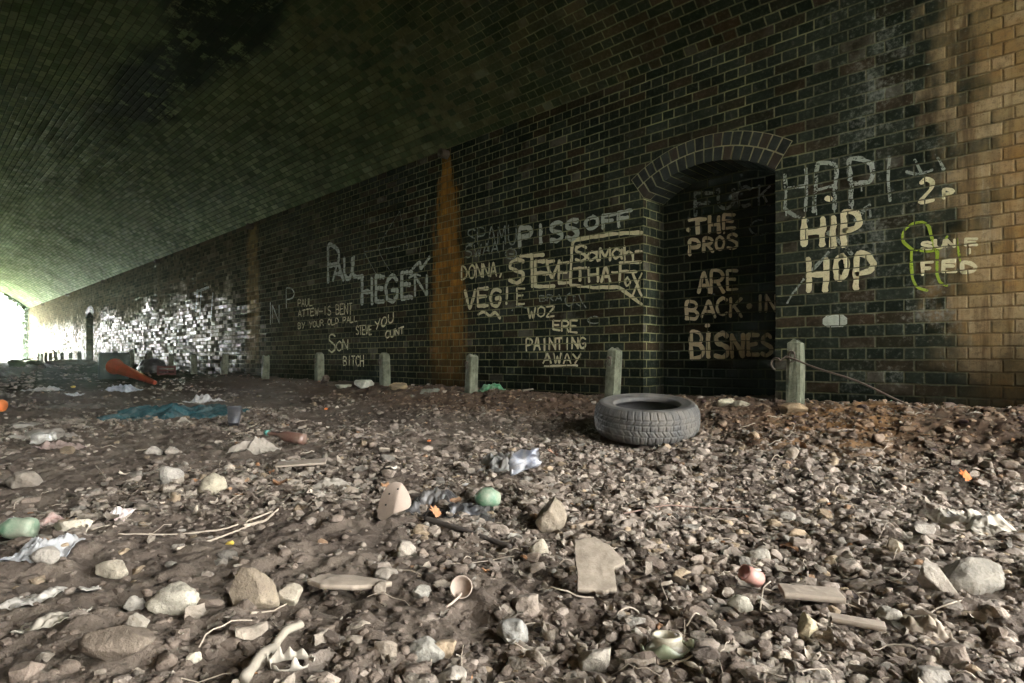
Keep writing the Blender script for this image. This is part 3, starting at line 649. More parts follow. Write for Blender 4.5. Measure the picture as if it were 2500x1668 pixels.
graffiti('thin faint chalk lines forming part of a star', [(2, [(1180, 50), (1020, 330), (1112, 520)], 5), (2, [(1180, 50), (1242, 340)], 5), (2, [(1390, 20), (1330, 400)], 5), (2, [(912, 370), (1010, 550)], 5), (2, [(910, 20), (908, 510)], 3), (2, [(912, 360), (1180, 320)], 5)], FAINT)
graffiti('faint whitish strokes on the bricks beyond the tan stain', [(1, [(480, 712), (510, 702)], 6), (1, [(483, 708), (478, 760)], 5), (1, [(492, 706), (488, 770)], 5), (1, [(520, 716), (515, 780)], 5)], GREY)
# inside the recess
graffiti('cream five-line slogan painted on the dark recess back wall', [L1(4, 'T', 412, 500, 522, 602, 23), L1(4, 'H', 522, 574, 510, 596, 20), L1(4, 'E', 596, 658, 505, 582, 18), (4, [(402, 585), (410, 586)], 24),
  L1(4, 'P', 415, 465, 642, 722, 19), L1(4, 'R', 490, 540, 630, 702, 17), L1(4, 'O', 558, 602, 622, 692, 16), L1(4, "'", 592, 612, 600, 625, 10), L1(4, 'S', 618, 674, 606, 688, 16),
  L1(4, 'A', 460, 520, 822, 930, 17), L1(4, 'R', 535, 602, 812, 928, 17), L1(4, 'E', 618, 672, 808, 912, 16),
  L1(4, 'B', 396, 458, 982, 1076, 18), L1(4, 'A', 475, 548, 976, 1062, 17), L1(4, 'C', 560, 614, 958, 1052, 17), L1(4, 'K', 636, 696, 958, 1058, 18), (4, [(735, 1000), (743, 1002)], 32), L1(4, 'I', 792, 806, 942, 1030, 16), L1(4, 'N', 830, 884, 940, 1030, 15),
  L1(4, 'B', 422, 488, 1140, 1285, 22), L1(4, 'i', 502, 528, 1150, 1285, 22), (4, [(503, 1110), (518, 1110)], 20), L1(4, 'S', 552, 622, 1155, 1285, 24), L1(4, 'N', 645, 705, 1160, 1280, 24), L1(4, 'E', 732, 788, 1162, 1272, 22), L1(4, 'S', 808, 860, 1162, 1275, 20)], CREAMB, True)
graffiti('faded grey swear word above the slogan in the recess', [L1(4, 'F', 438, 540, 380, 505, 20), L1(4, 'U', 566, 650, 368, 468, 20), L1(4, 'C', 668, 745, 352, 462, 18), L1(4, 'K', 790, 850, 345, 455, 12), L1(4, 'C', 740, 840, 530, 615, 9)], GREYB, True)

# ------------------------------------------------------------------ concrete posts along the wall
YP = 4.0
def post_x(xd):
    t = (xd * 2500 / 2350 - CX) / F; return YP * (-C_ + t * S_) / (S_ + t * C_)
def post_mesh(seed):
    rs = np.random.RandomState(seed); hw, hd, H = .046, .052, 1.0
    # section rings from the foot up; the head is weathered to a low rounded roof
    rings = [(-.55, 1.08), (.0, 1.02), (.20, 1.), (.34, .98), (.385, .93), (.405, .72)]
    V = []; n = 20
    for z, s in rings:
        for i in range(n):
            a = 2 * math.pi * i / n + math.pi / n
            cx, sy = math.cos(a), math.sin(a); m = max(abs(cx), abs(sy)); r = 1 / m if m > .76 else 1.28
            r = min(1 / m, 1.30)
            V.append((hw * s * cx * r + rs.normal(0, .0012), hd * s * sy * r + rs.normal(0, .0012), z + (.012 - abs(cx * r) * .03 if z > .39 else 0)))
    Fq = []
    for k in range(len(rings) - 1):
        for i in range(n): Fq.append([k * n + i, k * n + (i + 1) % n, (k + 1) * n + (i + 1) % n, (k + 1) * n + i])
    top = np.array([[(len(rings) - 1) * n + i for i in range(n)]])
    return np.array(V), [np.array(Fq), top]
posts_d = [1825, 1405, 1081, 884, 733, 608, 514, 445, 391, 344, 302, 264, 231, 205, 183, 160, 143, 128, 116, 105, 96, 88]
ORD = ['', '', 'third', 'fourth', 'fifth', 'sixth', 'seventh', 'eighth', 'ninth', 'tenth', 'eleventh', 'twelfth', 'thirteenth', 'fourteenth', 'fifteenth', 'sixteenth', 'seventeenth', 'eighteenth', 'nineteenth', 'twentieth', 'twenty-first', 'twenty-second']
for i, xd in enumerate(posts_d):
    x = post_x(xd); base = float(g0(x, YP)); rs = np.random.RandomState(i + 60)
    lab = {0: 'pale concrete post with a rusty iron rod hooked through it, right of the recess', 1: 'concrete post standing by the left edge of the large recess',
           2: 'concrete post at the foot of the bright orange stain', 3: 'concrete post beside two pale stones, left of the orange stain', 4: 'greenish concrete post with a rusty tin lying at its foot',
           5: 'greenish concrete post just right of the tan stain', 6: 'concrete post just left of the tan stain'}.get(i)
    if not lab: lab = ('dark' if i > 7 else 'greenish') + ' concrete post, %s in the row counting from the rod-hooked post' % ORD[i]
    e = empty('concrete_post', (x, YP, base + rs.uniform(-.03, .015) * (i > 0) - (.0 if i < 12 else .02)))
    e.rotation_euler = (rs.uniform(-.05, .05), rs.uniform(-.06, .06) * (i > 0), rs.uniform(-.2, .2)); tag(e, lab, 'post', 'concrete posts along the foot of the wall')
    V, Fq = post_mesh(i); npmesh('shaft', V, Fq, M_CONC, parent=e)
    # the cast-in eye and its wire loop on the track side
    V, Fq = merge([tube([(0, -.054, .325), (0, -.072, .325)], .011, 8)])
    npmesh('eye_bolt', V, Fq, M_RUST, parent=e)
    th = np.linspace(0, 2 * math.pi, 18)
    V, Fq = tube(np.stack([.018 * np.sin(th) - .005, np.full(18, -.066) - .008 * np.cos(th), .30 + .034 * np.cos(th)], 1), .0042, 6, False)
    npmesh('wire_loop', V, Fq, M_RUST, parent=e, smooth=True)

# rod hooked through the near post
p0 = wpt(1941, 878, YP - .075); d1 = wpt(2256, 982, YP - .09); zr = float(gz(np.array([d1[0]]), np.array([d1[1]]))[0])
d1[2] = zr + .005
c = wpt(1903, 884, YP - .10)
pts = [c + np.array([-.0 + .032 * math.sin(a) - .01, 0, -.012 + .036 * math.cos(a)]) for a in np.linspace(-2.9, 1.0, 12)]
pts = [np.array([q[0] - .01, q[1], q[2]]) for q in pts]
line = [p0 * (1 - t) + d1 * t + np.array([0, 0, .012 * math.sin(t * 3.1) - .006 * math.sin(t * 9)]) for t in np.linspace(0, 1, 26)]
V, Fq = tube(pts + [p0 + np.array([-.05, -.01, .02])] + line, .0062, 8)
tag(npmesh('iron_rod', V, Fq, M_RUST, smooth=True), 'rusty iron rod with a curled end, sloping from the post to the ground', 'rod')

# ------------------------------------------------------------------ things on the ground
KEEP = []                                        # (x, y, radius) kept free of loose gravel
def keep(p, r): KEEP.append((p[0], p[1], r))
def tinted(col, seed):
    return col
_stone_mats = {}
def smat(col):
    k = tuple(round(v, 3) for v in col)
    if k not in _stone_mats: _stone_mats[k] = stone_mat('stone ' + str(len(_stone_mats)), False, k)
    return _stone_mats[k]
def stone(name, label, xd, yb, wd, hd, col, ang=.5, depth=.8, spin=0., seed=None, sink=.22, cat='stone', sub=4, rough=.25, zoff=0.):
    p, Z = gpt(xd, yb); W = wd * PXM * Z; H = hd * PXM * Z * 1.0
    seed = seed or int(xd * 7 + yb)
    V, Q = rockv(seed, sub, ang, rough); D = W * depth; H2 = H / (1 - sink * .5)
    V = V * np.array([W / 2, D / 2, H2 / 2])
    c = p + FWD * D * .42; c[2] = float(gz(np.array([c[0]]), np.array([c[1]]))[0]) * .5 + p[2] * .5 + H2 * (.5 - sink) + zoff
    if 'tall cracked' in label: V[:, 0] = V[:, 0] * (1 - .55 * V[:, 2] / H2) - .12 * (V[:, 2] + H2 / 2); V[:, 1] *= (1 - .5 * V[:, 2] / H2)
    o = npmesh(name, V, Q, smat(tuple(c_ * .86 for c_ in col)), smooth=ang < .75)
    if ang >= .4:
        for f in o.data.polygons: f.use_smooth = True
        o.data.update()
    o.matrix_world = viewmat(c, spin); tag(o, label, cat); keep(c, W * .45)
    return o
GREYS, WHT = (.21, .185, .15), (.36, .33, .27)
ROCKS = [
 ('stone', 'large smooth pale cobble with a rounded top on dark mud', 382, 1430, 112, 66, (.33, .30, .235), .2, .75, .1),
 ('stone', 'tall cracked angular ochre rock on the mud', 575, 1412, 104, 104, (.26, .215, .15), .6, .8, .3),
 ('stone', 'long low brown slab of stone half sunk in the mud', 242, 1545, 170, 76, (.145, .118, .088), .55, .6, .1),
 ('stone', 'small oval grey pebble close beside the large pale cobble', 300, 1420, 46, 40, (.30, .275, .23), .1, .7, .5),
 ('stone', 'white quartz rock with a split face at the front', 1370, 1538, 80, 68, WHT, .8, .8, .2),
 ('stone', 'big rounded brown boulder behind the twig litter', 1266, 1220, 86, 80, (.22, .18, .13), .12, .8, 1.3),
 ('stone', 'egg-shaped beige pebble standing on small gravel', 930, 1280, 46, 44, (.33, .29, .235), .1, .7, .6),
 ('stone', 'beige pointed pebble below the brown boulder', 1236, 1288, 50, 46, (.32, .28, .21), .3, .8, .2),
 ('stone', 'yellowish egg-shaped stone leaning on grey rubble', 478, 1146, 62, 50, (.31, .275, .20), .15, .8, .3),
 ('stone', 'lumpy grey stone standing upright like a knuckle', 385, 1128, 52, 56, (.29, .265, .225), .4, .8, .2),
 ('stone', 'broad round grey stone at the picture edge above the bottle', 38, 1124, 72, 46, GREYS, .15, .8, .1),
 ('stone', 'flat cream slab beside the dusty green bottle', 150, 1236, 88, 36, (.40, .36, .28), .7, .6, .1),
 ('stone', 'flat beige stone with a ridged top on open mud', 248, 1312, 78, 38, (.33, .29, .22), .5, .7, .1),
 ('stone', 'flat grey round stone left of the ridged beige one', 90, 1312, 64, 36, (.25, .225, .19), .3, .7, .1),
 ('stone', 'half ochre, half white split stone in deep shadow', 1860, 1495, 56, 62, (.40, .34, .22), .8, .8, .5),
 ('stone', 'round-shouldered stone under the pink ring', 1708, 1428, 68, 52, (.30, .275, .215), .5, .8, .2),
 ('stone', 'ochre rock lying against the wall right of the fourth post', 912, 896, 42, 20, (.34, .26, .14), .5, .7, .2),
 ('stone', 'pale jagged rock at the wall left of the fourth post', 832, 894, 46, 22, (.36, .36, .29), .8, .7, .1),
 ('stone', 'low flat pale rock at the wall foot beside the jagged one', 785, 894, 40, 12, (.28, .28, .21), .6, .7, .1),
 ('stone', 'brown pointed stone at the foot of the rod-hooked post', 1828, 950, 62, 26, (.21, .15, .085), .7, .7, .2),
 ('stone', 'pale block of stone at the threshold of the recess', 1668, 934, 42, 20, (.34, .31, .22), .8, .8, .1),
 ('stone', 'second pale block on the recess threshold, by the dark corner', 1706, 934, 40, 16, (.34, .31, .22), .8, .8, .3),
 ('stone', 'large angular grey-brown stone among dry leaves', 2170, 1398, 92, 78, (.24, .21, .17), .8, .8, .4),
 ('stone', 'very wide flat grey stone near the right picture edge', 2265, 1372, 178, 74, (.20, .18, .145), .6, .6, .15),
 ('stone', 'smooth oval grey stone among gravel above the pink ring', 1748, 1290, 52, 36, (.30, .275, .225), .15, .7, .1),
 ('stone', 'broken grey stone with a white flake, left of the quartz', 1178, 1486, 78, 54, (.25, .24, .21), .85, .8, .2),
 ('stone', 'crumbly pale lump above the long brown slab', 306, 1480, 48, 44, (.34, .31, .25), .7, .8, .2),
 ('stone', 'split beige rock touching the tall ochre rock', 655, 1398, 62, 50, (.30, .265, .20), .8, .8, .3),
 ('stone', 'flat dark stone half buried behind the broken grey one', 975, 1528, 88, 48, (.24, .225, .19), .5, .7, .2),
 ('stone', 'pointed tan stone standing in gravel right of the tyre', 1822, 1068, 38, 36, (.30, .25, .19), .8, .8, .2),
 ('stone', 'sharp two-faced stone on the gravel in front of the maple leaf', 2062, 1300, 44, 40, (.30, .25, .18), .9, .8, .8),
 ('stone', 'round beige stone half in shadow at the lower right', 2050, 1446, 60, 40, (.27, .245, .2), .2, .8, .2),
 ('stone', 'round grey pebble in the gravel left of the cardboard slab', 880, 1345, 60, 30, (.22, .195, .16), .15, .8, .2),
 ('stone', 'pale wedge-shaped stone below the round grey pebble', 965, 1400, 46, 28, (.33, .31, .26), .85, .7, .2),
 ('stone', 'upright beige chip left of the pale wedge', 868, 1392, 34, 36, (.30, .265, .21), .6, .7, .2),
 ('stone', 'small pale pebble with an ochre tip on bare mud', 440, 1530, 34, 26, (.42, .38, .30), .3, .7, .5),
 ('stone', 'grey stone with a white crust near the lower frame edge', 1030, 1590, 80, 50, (.25, .22, .18), .6, .8, .2),
 ('stone', 'mud-caked stone lump at the bottom beside the broken pot', 1630, 1540, 70, 40, (.17, .14, .11), .4, .8, .2),
 ('stone', 'flat grey stone on the mud left of the teal cloth', 45, 985, 60, 14, (.22, .20, .17), .4, .7, .1),
 ('stone', 'small pointed pyramid of stone on the open mud', 388, 1046, 32, 26, (.31, .27, .22), .95, .8, .6),
 ('stone', 'squat grey stone beside the pointed pyramid one', 345, 1046, 40, 26, (.30, .27, .225), .5, .8, .2),
 ('stone', 'flat pale stone among leaves under the maple leaf', 2130, 1250, 60, 28, (.31, .285, .24), .5, .7, .2),
]
for k, r in enumerate(ROCKS): stone(*r[:6], r[6], r[7], r[8], r[9], seed=300 + k)

def local_obj(name, V, Fs, mat, p, spin=0., **k):
    o = npmesh(name, V, Fs, mat, **k); o.matrix_world = viewmat(p, spin); return o
def sheet(name, label, cat, xd, yb, wd, depth, mat, amp=.05, seed=1, spin=0., res=60, outline=None, thick=.0015, curl=0., lift=.0, ridge=3., conform=True, kdist=None, rise=0.):
    """A thin crumpled sheet lying on the ground: outline in unit coordinates (0..1 wide, 0..1 deep)."""
    p, Z = gpt(xd, yb); W = wd * PXM * Z; nx, ny = res, max(6, int(res * min(1.2, depth / W)))
    u, v = np.meshgrid(np.linspace(0, 1, nx), np.linspace(0, 1, ny)); u, v = u.ravel(), v.ravel()
    if outline is not None:                     # pull the square grid into the outline: radial stretch about its middle
        O = np.array(outline, float); O = np.concatenate([O + (np.roll(O, -1, 0) - O) * t_ for t_ in np.linspace(0, 1, 10, endpoint=False)]); cc = (O.max(0) + O.min(0)) / 2; du, dv = u - .5, v - .5; m = np.maximum(abs(du), abs(dv)) * 2
        ang = np.arctan2(dv, du); oa = np.arctan2(O[:, 1] - cc[1], O[:, 0] - cc[0]); orr = np.hypot(O[:, 0] - cc[0], O[:, 1] - cc[1]); i = np.argsort(oa)
        R = np.interp(ang, oa[i], orr[i], period=2 * math.pi) * (1 + .035 * fbm(ang * 5, ang * 0 + seed, 3, seed)); u = cc[0] + R * m * np.cos(ang); v = cc[1] + R * m * np.sin(ang)
    x = (u - .5) * W; y = v * depth
    ridge *= .62
    if .006 < thick: amp *= .2
    amp = min(amp * 1.5, .38 * min(W, depth)); lift = lift + rise * v * depth; mx = max(W, depth)
    q1 = vn(u * ridge * W / mx + seed, v * ridge * depth / mx + seed * 1.7, None, seed); q2 = vn(u * ridge * 2.2 * W / mx + seed * 2.3 + v, v * ridge * 2.2 * depth / mx - u, None, seed + 3)
    rid = (1 - np.abs(q1) * 1.3) * .7 + (1 - np.abs(q2) * 1.5) * .38 + .10 * fbm(u * ridge * 5, v * ridge * 5, 2, seed + 9)
    uu, vv = np.meshgrid(np.linspace(0, 1, nx), np.linspace(0, 1, ny)); eb = np.minimum(np.minimum(uu, 1 - uu), np.minimum(vv, 1 - vv)).ravel()
    h = amp * (rid - .30) * (.12 + .88 * sst(0, .28, eb)) + curl * np.abs(u - .5) ** 2 * 4 + lift
    cs, sn = math.cos(spin), math.sin(spin); xr, yr = cs * x - sn * y, sn * x + cs * y
    wx = p[0] + RGT[0] * xr + FWD[0] * yr; wy = p[1] + RGT[1] * xr + FWD[1] * yr
    g = gz(wx, wy) if thick <= .006 else g0(wx, wy) + .016; z = g + .004 + np.maximum(h, 0.)
    V = np.stack([xr, yr, z - p[2]], 1); o = npmesh(name, V, grid(nx, ny), mat, smooth=True)
    md = o.modifiers.new('t', 'SOLIDIFY'); md.thickness = thick; md.offset = 0
    o.matrix_world = viewmat(p); tag(o, label, cat); c = p + FWD * depth * .5
    keep(c, kdist if kdist is not None else min(W, depth) * .4)
    return o

# tyre
def build_tyre():
    pc, Z = gpt(1511, 1012)
    Rr, Wd = .305, .185
    front, Zf = gpt(1511, 1032)
    base = front + FWD * (Rr - .01); 
    n = np.array([0, 0, 1.]) - .135 * FWD - .012 * RGT; n /= np.linalg.norm(n)
    ctr = front + FWD * (Rr * .985) + np.array([0, 0, .045 + .012])
    M = Matrix.Identity(4); ax = RGT - n * np.dot(RGT, n); ax /= np.linalg.norm(ax); ay = np.cross(n, ax)
    for i in range(3): M[i][0], M[i][1], M[i][2], M[i][3] = ax[i], ay[i], n[i], ctr[i]
    e = empty('car_tyre', rot=M); tag(e, 'worn dusty black car tyre lying on its side on the rubble', 'tyre')
    nt, nw = 720, 46
    th = np.arange(nt) * 2 * math.pi / nt; s = np.linspace(-1, 1, nw)
    TH, SS = np.meshgrid(th, s); z = (SS * .5 + .5) * Wd
    R = Rr - .030 * np.abs(SS) ** 3.2
    circ = np.minimum.reduce([np.abs(SS - c) for c in (-.46, -.12, .22, .52)])
    g1 = 1 - sst(.018, .042, circ)
    ph = TH * 44 / (2 * math.pi); band = np.digitize(SS, [-.46, -.12, .22, .52])
    slope = np.choose(band, [.55, 1.5, -.2, -1.6, -.5]); off = np.choose(band, [0, .3, .6, .2, .7])
    curve = np.where((band == 0) | (band == 4), .5 * np.abs(SS) ** 2, 0)
    lat = np.abs(((ph + slope * SS + off + curve) % 1.0) - .5); g2 = (1 - sst(.055, .11, lat))
    sp = np.abs(((ph * 2 + slope * SS * 2 + off) % 1.0) - .5); g3 = (1 - sst(.05, .12, sp)) * .3
    R = R - .0066 * np.maximum(np.maximum(g1, g2), g3) * (1 - .25 * np.abs(SS))
    V = np.stack([R * np.cos(TH), R * np.sin(TH), z], -1).reshape(-1, 3)
    i = np.arange(nw - 1)[:, None] * nt; j = np.arange(nt)[None]
    q = np.stack([i + j, i + (j + 1) % nt, i + nt + (j + 1) % nt, i + nt + j], -1).reshape(-1, 4)
    npmesh('tread', V, [q], M_RUBBER, parent=e, smooth=True)
    a = Rr - .030
    prof = [(a, Wd), (a - .012, Wd + .004), (a - .03, Wd + .006), (a - .033, Wd + .0035), (a - .055, Wd + .002), (a - .072, Wd - .006), (a - .076, Wd - .004), (a - .084, Wd - .014), (a - .088, Wd - .022), (a - .083, Wd - .034)]
    V, Fq = lathe(prof, 128); npmesh('sidewall', V, Fq, M_RUBBER, parent=e, smooth=True)
    V, Fq = lathe([(r, Wd - zz) for r, zz in prof], 128); npmesh('sidewall', V, Fq, M_RUBBER, parent=e, smooth=True)
    V, Fq = lathe([(a - .083, Wd - .034), (a - .03, Wd - .03), (a - .008, Wd * .75), (a - .004, Wd * .5), (a - .008, Wd * .25), (a - .03, .03), (a - .083, .034)], 96)
    npmesh('lining', V, Fq, M_RUBIN, parent=e, smooth=True)
    keep(ctr, Rr * .99)
build_tyre()

# traffic cone
def build_cone():
    b, Z = gpt(262, 872); t, Z2 = gpt(356, 884)
    s = PXM * Z; Lc = .80
    M_OR = plain_mat('faded orange plastic', (.27, .042, .014), .5, .6, (.13, .06, .025), scale=9); M_BK = plain_mat('black rubber base', (.022, .034, .028), .6, .4, (.06, .065, .045), scale=9)
    bs = b + np.array([0, 0, .22]); tip = t.copy(); tip[2] += .035
    d = tip - bs; d = d / np.linalg.norm(d); 
    a = np.cross([0, 0, 1.], d); a /= np.linalg.norm(a); u = np.cross(d, a); M = Matrix.Identity(4)
    L = np.linalg.norm(tip - bs)
    rot = rotz(.08)
    for i in range(3): M[i][0], M[i][1], M[i][2], M[i][3] = a[i], u[i], d[i], bs[i]
    e = empty('traffic_cone', rot=M); tag(e, 'faded orange traffic cone fallen on its side with a dark square base', 'traffic cone')
    V, Fq = lathe([(.0, L), (.030, L), (.034, L - .02), (.108, .06), (.135, .045), (.135, .03), (.02, .03)], 40); npmesh('cone_body', V, Fq, M_OR, parent=e, smooth=True)
    bm = bmesh.new(); bmesh.ops.create_cube(bm, size=1); bmesh.ops.scale(bm, vec=(.46, .46, .055), verts=bm.verts); bmesh.ops.bevel(bm, geom=bm.edges[:], offset=.02, segments=3, affect='EDGES')
    me = bpy.data.meshes.new('base'); bm.to_mesh(me); bm.free(); o = bpy.data.objects.new('base', me); COL.objects.link(o); o.parent = e; me.materials.append(M_BK)
    keep((b + t) / 2, .3)
build_cone()

def fabric_mat():
    M = NT('teal cloth'); P = M.pos(); n1 = M.noise(P, 7., 5., .6); n2 = M.noise(P, 60., 4., .7)
    c = M.mix(M.mapr(n1, .3, .7), (.012, .045, .052), (.026, .075, .082)); c = M.mix(M.mapr(n1, .46, .75, 0, .85), c, (.12, .125, .115)); c = M.mix(M.mapr(n2, .5, .75, 0, .5), c, (.16, .14, .11))
    M.set(color=c, rough=.85, spec=.2); M.bump(n2, .002, .5); return M.m
sheet('jacket', 'crumpled teal cloth jacket spread flat on the mud', 'jacket', 336, 968, 300, 1.05, fabric_mat(), amp=.075, seed=7, res=110, ridge=4.5, thick=.006,
      outline=[(0, .42), (.04, .62), (.15, .55), (.3, .72), (.45, .95), (.62, 1.), (.75, .85), (.86, .72), (1.02, .62), (.95, .5), (.8, .3), (.62, .12), (.4, .0), (.2, -.05), (.12, .02), (.16, .2)], kdist=.4)
W_PL = plain_mat('white plastic', (.40, .40, .38), .45, .5, (.24, .21, .17), scale=18); G_PL = plain_mat('grey dusty plastic', (.30, .285, .25), .6, .5, (.2, .17, .135), scale=14)
BLK = plain_mat('black plastic film', (.022, .023, .025), .35, .45, (.13, .115, .095), scale=9, spec=.5); CARD = plain_mat('wet cardboard', (.215, .18, .135), .9, .5, (.11, .09, .065), scale=16)
PAP = plain_mat('dirty paper', (.33, .30, .245), .85, .5, (.2, .17, .13), scale=16); GRN = plain_mat('green plastic', (.05, .23, .10), .35, .55, (.26, .25, .19), scale=12)
WOOD = plain_mat('grey weathered wood', (.26, .215, .165), .85, .5, (.17, .135, .1), scale=22); BARK = plain_mat('dry twig', (.33, .28, .215), .85, .5, (.17, .13, .095), scale=30); DTW = plain_mat('dark stick', (.045, .036, .03), .8, .4, (.12, .1, .08), scale=25)
PINK = plain_mat('dusty pink plastic', (.36, .17, .14), .4, .35, (.33, .25, .2), scale=14); BEIG = plain_mat('beige plastic', (.30, .235, .185), .6, .6, (.24, .19, .15), scale=12)
SILV = plain_mat('crushed aluminium', (.55, .56, .58), .3, .5, (.25, .23, .2), metal=.85, scale=16); BLUE = plain_mat('blue can print', (.05, .09, .22), .35, .5, (.2, .19, .17), metal=.4, scale=20)
ORG = plain_mat('orange plastic', (.62, .16, .035), .45, .3, (.3, .15, .08)); RED = plain_mat('red print', (.38, .05, .03), .5, .5, (.3, .25, .2), scale=20); YEL = plain_mat('yellow scrap', (.55, .40, .06), .5, .35)
GLS = plain_mat('brown glass', (.10, .04, .028), .25, .95, (.19, .135, .10), spec=.6, scale=10); CREM = plain_mat('white glazed china', (.38, .35, .26), .25, .5, (.2, .17, .12), scale=16)
LEAFM = plain_mat('maple leaf orange', (.48, .13, .02), .6, .35, (.22, .08, .02), scale=40); GBOT = plain_mat('dusty green bottle plastic', (.055, .145, .08), .45, 1., (.27, .265, .20), scale=13)

sheet('plastic_bag', 'white crumpled carrier bag behind the teal jacket', 'bag', 448, 928, 60, .35, W_PL, amp=.11, seed=4, ridge=3., thick=.002)
sheet('rag', 'flat dark grey rag on the mud left of the teal jacket', 'rag', 130, 942, 150, .5, plain_mat('dark cloth', (.10, .088, .075), .9, .5), amp=.03, seed=11, outline=[(0, .2), (.2, .9), (.6, 1), (1, .6), (.8, .1), (.3, 0)])
sheet('cardboard', 'torn sheet of grey cardboard at the left picture edge', 'cardboard', 55, 1012, 160, .45, plain_mat('grey card', (.24, .215, .18), .9, .4), amp=.045, seed=12, outline=[(0, .1), (.02, .8), (.35, 1), (.55, .7), (1, .45), (.9, .1), (.5, 0)])
sheet('paper', 'flattened brown paper strip in front of the left rag', 'paper', 110, 978, 120, .2, plain_mat('brown paper', (.17, .145, .115), .9, .5), amp=.02, seed=13)
sheet('plastic_scrap', 'crumpled pinkish plastic wrapper below the drinks can', 'wrapper', 118, 1038, 110, .16, plain_mat('pinkish film', (.27, .20, .175), .5, .5), amp=.05, seed=14)
sheet('plastic_bag', 'dark plastic bag in crinkled folds in the middle litter', 'bag', 985, 1186, 110, .24, BLK, amp=.15, seed=15, ridge=3.4, thick=.002, res=80)
sheet('plastic_bag', 'dark thin plastic film trailing under the green bottle base', 'bag', 1075, 1196, 120, .12, BLK, amp=.05, seed=16, ridge=3., thick=.002)
sheet('plastic_bag', 'crinkled clear plastic bag with blue print at the left edge', 'bag', 30, 1312, 110, .16, plain_mat('clear film', (.24, .25, .26), .3, .6, (.26, .24, .21), scale=26), amp=.10, seed=17, ridge=5., res=90)
sheet('plastic_scrap', 'wavy grey strip of torn plastic sheet at lower left', 'plastic strip', 125, 1372, 190, .11, plain_mat('grey pvc', (.33, .31, .27), .55, .3), amp=.05, seed=18, ridge=1.3, spin=-.12, outline=[(0, .5), (.2, .85), (.45, 1), (.7, .75), (1, .2), (.85, 0), (.5, .35), (.2, .2)])
sheet('plastic_scrap', 'second grey strip of plastic cut off by the left frame edge', 'plastic strip', 20, 1402, 95, .09, plain_mat('grey pvc b', (.33, .31, .27), .55, .3), amp=.03, seed=19, ridge=1.2)
sheet('paper', 'ragged whitish paper strip on mud at lower left', 'paper', 105, 1456, 140, .05, PAP, amp=.02, seed=20, spin=.25, ridge=2.)
sheet('wrapper', 'red and white crumpled wrapper above the green bottle', 'wrapper', 88, 1222, 78, .14, plain_mat('printed film', (.36, .32, .28), .5, .6, (.30, .05, .03), scale=11), amp=.13, seed=21, ridge=3.5, res=70)
sheet('paper', 'scrap of white paper with red print among the left twigs', 'paper', 258, 1208, 42, .07, plain_mat('white red scrap', (.5, .49, .46), .6, .45, (.35, .08, .05), scale=20), amp=.05, seed=22)
sheet('wood_strip', 'long flat splinter of grey wood in the foreground', 'wood', 790, 1392, 195, .07, WOOD, amp=.02, seed=23, thick=.010, lift=.016, outline=[(0, .4), (.1, .9), (.5, 1), (.8, .75), (1.02, .55), (.9, .3), (.6, .05), (.25, .05)])
sheet('cardboard', 'square slab of speckled board with a torn right edge', 'board', 1388, 1394, 125, .13, plain_mat('speckled board', (.25, .21, .16), .9, .75, (.12, .095, .07), scale=30), amp=.012, seed=24, thick=.012, lift=.012, rise=.5, outline=[(0, 0), (.05, 1), (.45, 1.1), (.75, .9), (1., .55), (.75, .45), (.72, 0), (.4, -.03)])
sheet('paper', 'large crumpled grey-white paper at the right picture edge', 'paper', 2308, 1232, 130, .30, PAP, amp=.16, seed=25, ridge=3., res=90, thick=.002)
sheet('plastic_scrap', 'crinkled clear film beside the large crumpled paper', 'plastic', 2215, 1206, 60, .12, plain_mat('clear film b', (.36, .36, .34), .35, .5), amp=.06, seed=26, ridge=4.)
sheet('plastic_bag', 'bright green plastic bag at the foot of the wall by the third post', 'bag', 1128, 899, 66, .18, GRN, amp=.10, seed=27, ridge=3.)
sheet('plastic_bag', 'green plastic bag lying by the lower end of the rod', 'bag', 2078, 930, 84, .16, GRN, amp=.09, seed=28, ridge=3.4)
sheet('paper', 'crumpled white tissue right beside the green bag', 'tissue', 2022, 930, 42, .12, plain_mat('tissue', (.36, .37, .35), .7, .4), amp=.06, seed=29)
sheet('plastic_scrap', 'dark red plastic scrap at the end of the rod', 'scrap', 2150, 928, 60, .14, plain_mat('dark red plastic', (.075, .018, .014), .4, .4), amp=.07, seed=30)
sheet('paper', 'flattened carton at the wall beside the dark red scrap', 'carton', 2180, 926, 42, .12, CARD, amp=.09, seed=31)
sheet('plastic_scrap', 'greyish clear scrap at the wall left of the third post', 'scrap', 985, 902, 44, .16, plain_mat('grey film', (.12, .13, .10), .4, .5), amp=.06, seed=32)
sheet('paper', 'crumpled white napkin in front of the teal jacket', 'napkin', 410, 974, 24, .12, PAP, amp=.04, seed=33)
sheet('cardboard', 'flat grey card with a comb-like torn edge', 'cardboard', 735, 1158, 120, .32, plain_mat('pale card', (.27, .245, .2), .9, .45), amp=.03, seed=34)
sheet('cardboard', 'strip of pale board sticking out left of the board pile', 'board', 690, 1090, 110, .12, WOOD, amp=.015, seed=35, spin=.25, lift=.02, thick=.008)
sheet('paper', 'greyish pair of crumpled papers left of the wrapper pile', 'paper', 560, 1048, 80, .28, plain_mat('grey paper', (.28, .25, .205), .9, .45), amp=.05, seed=36)
sheet('wrapper', 'pale clear wrapper lying at the edge of the far slope', 'wrapper', 78, 899, 64, .3, plain_mat('clear wrap', (.40, .38, .34), .4, .5), amp=.09, seed=37)
sheet('wrapper', 'blue and white wrapper lying in front of the cone', 'wrapper', 262, 900, 60, .35, plain_mat('blue white film', (.38, .40, .44), .4, .6, (.10, .10, .12), scale=9), amp=.09, seed=38)
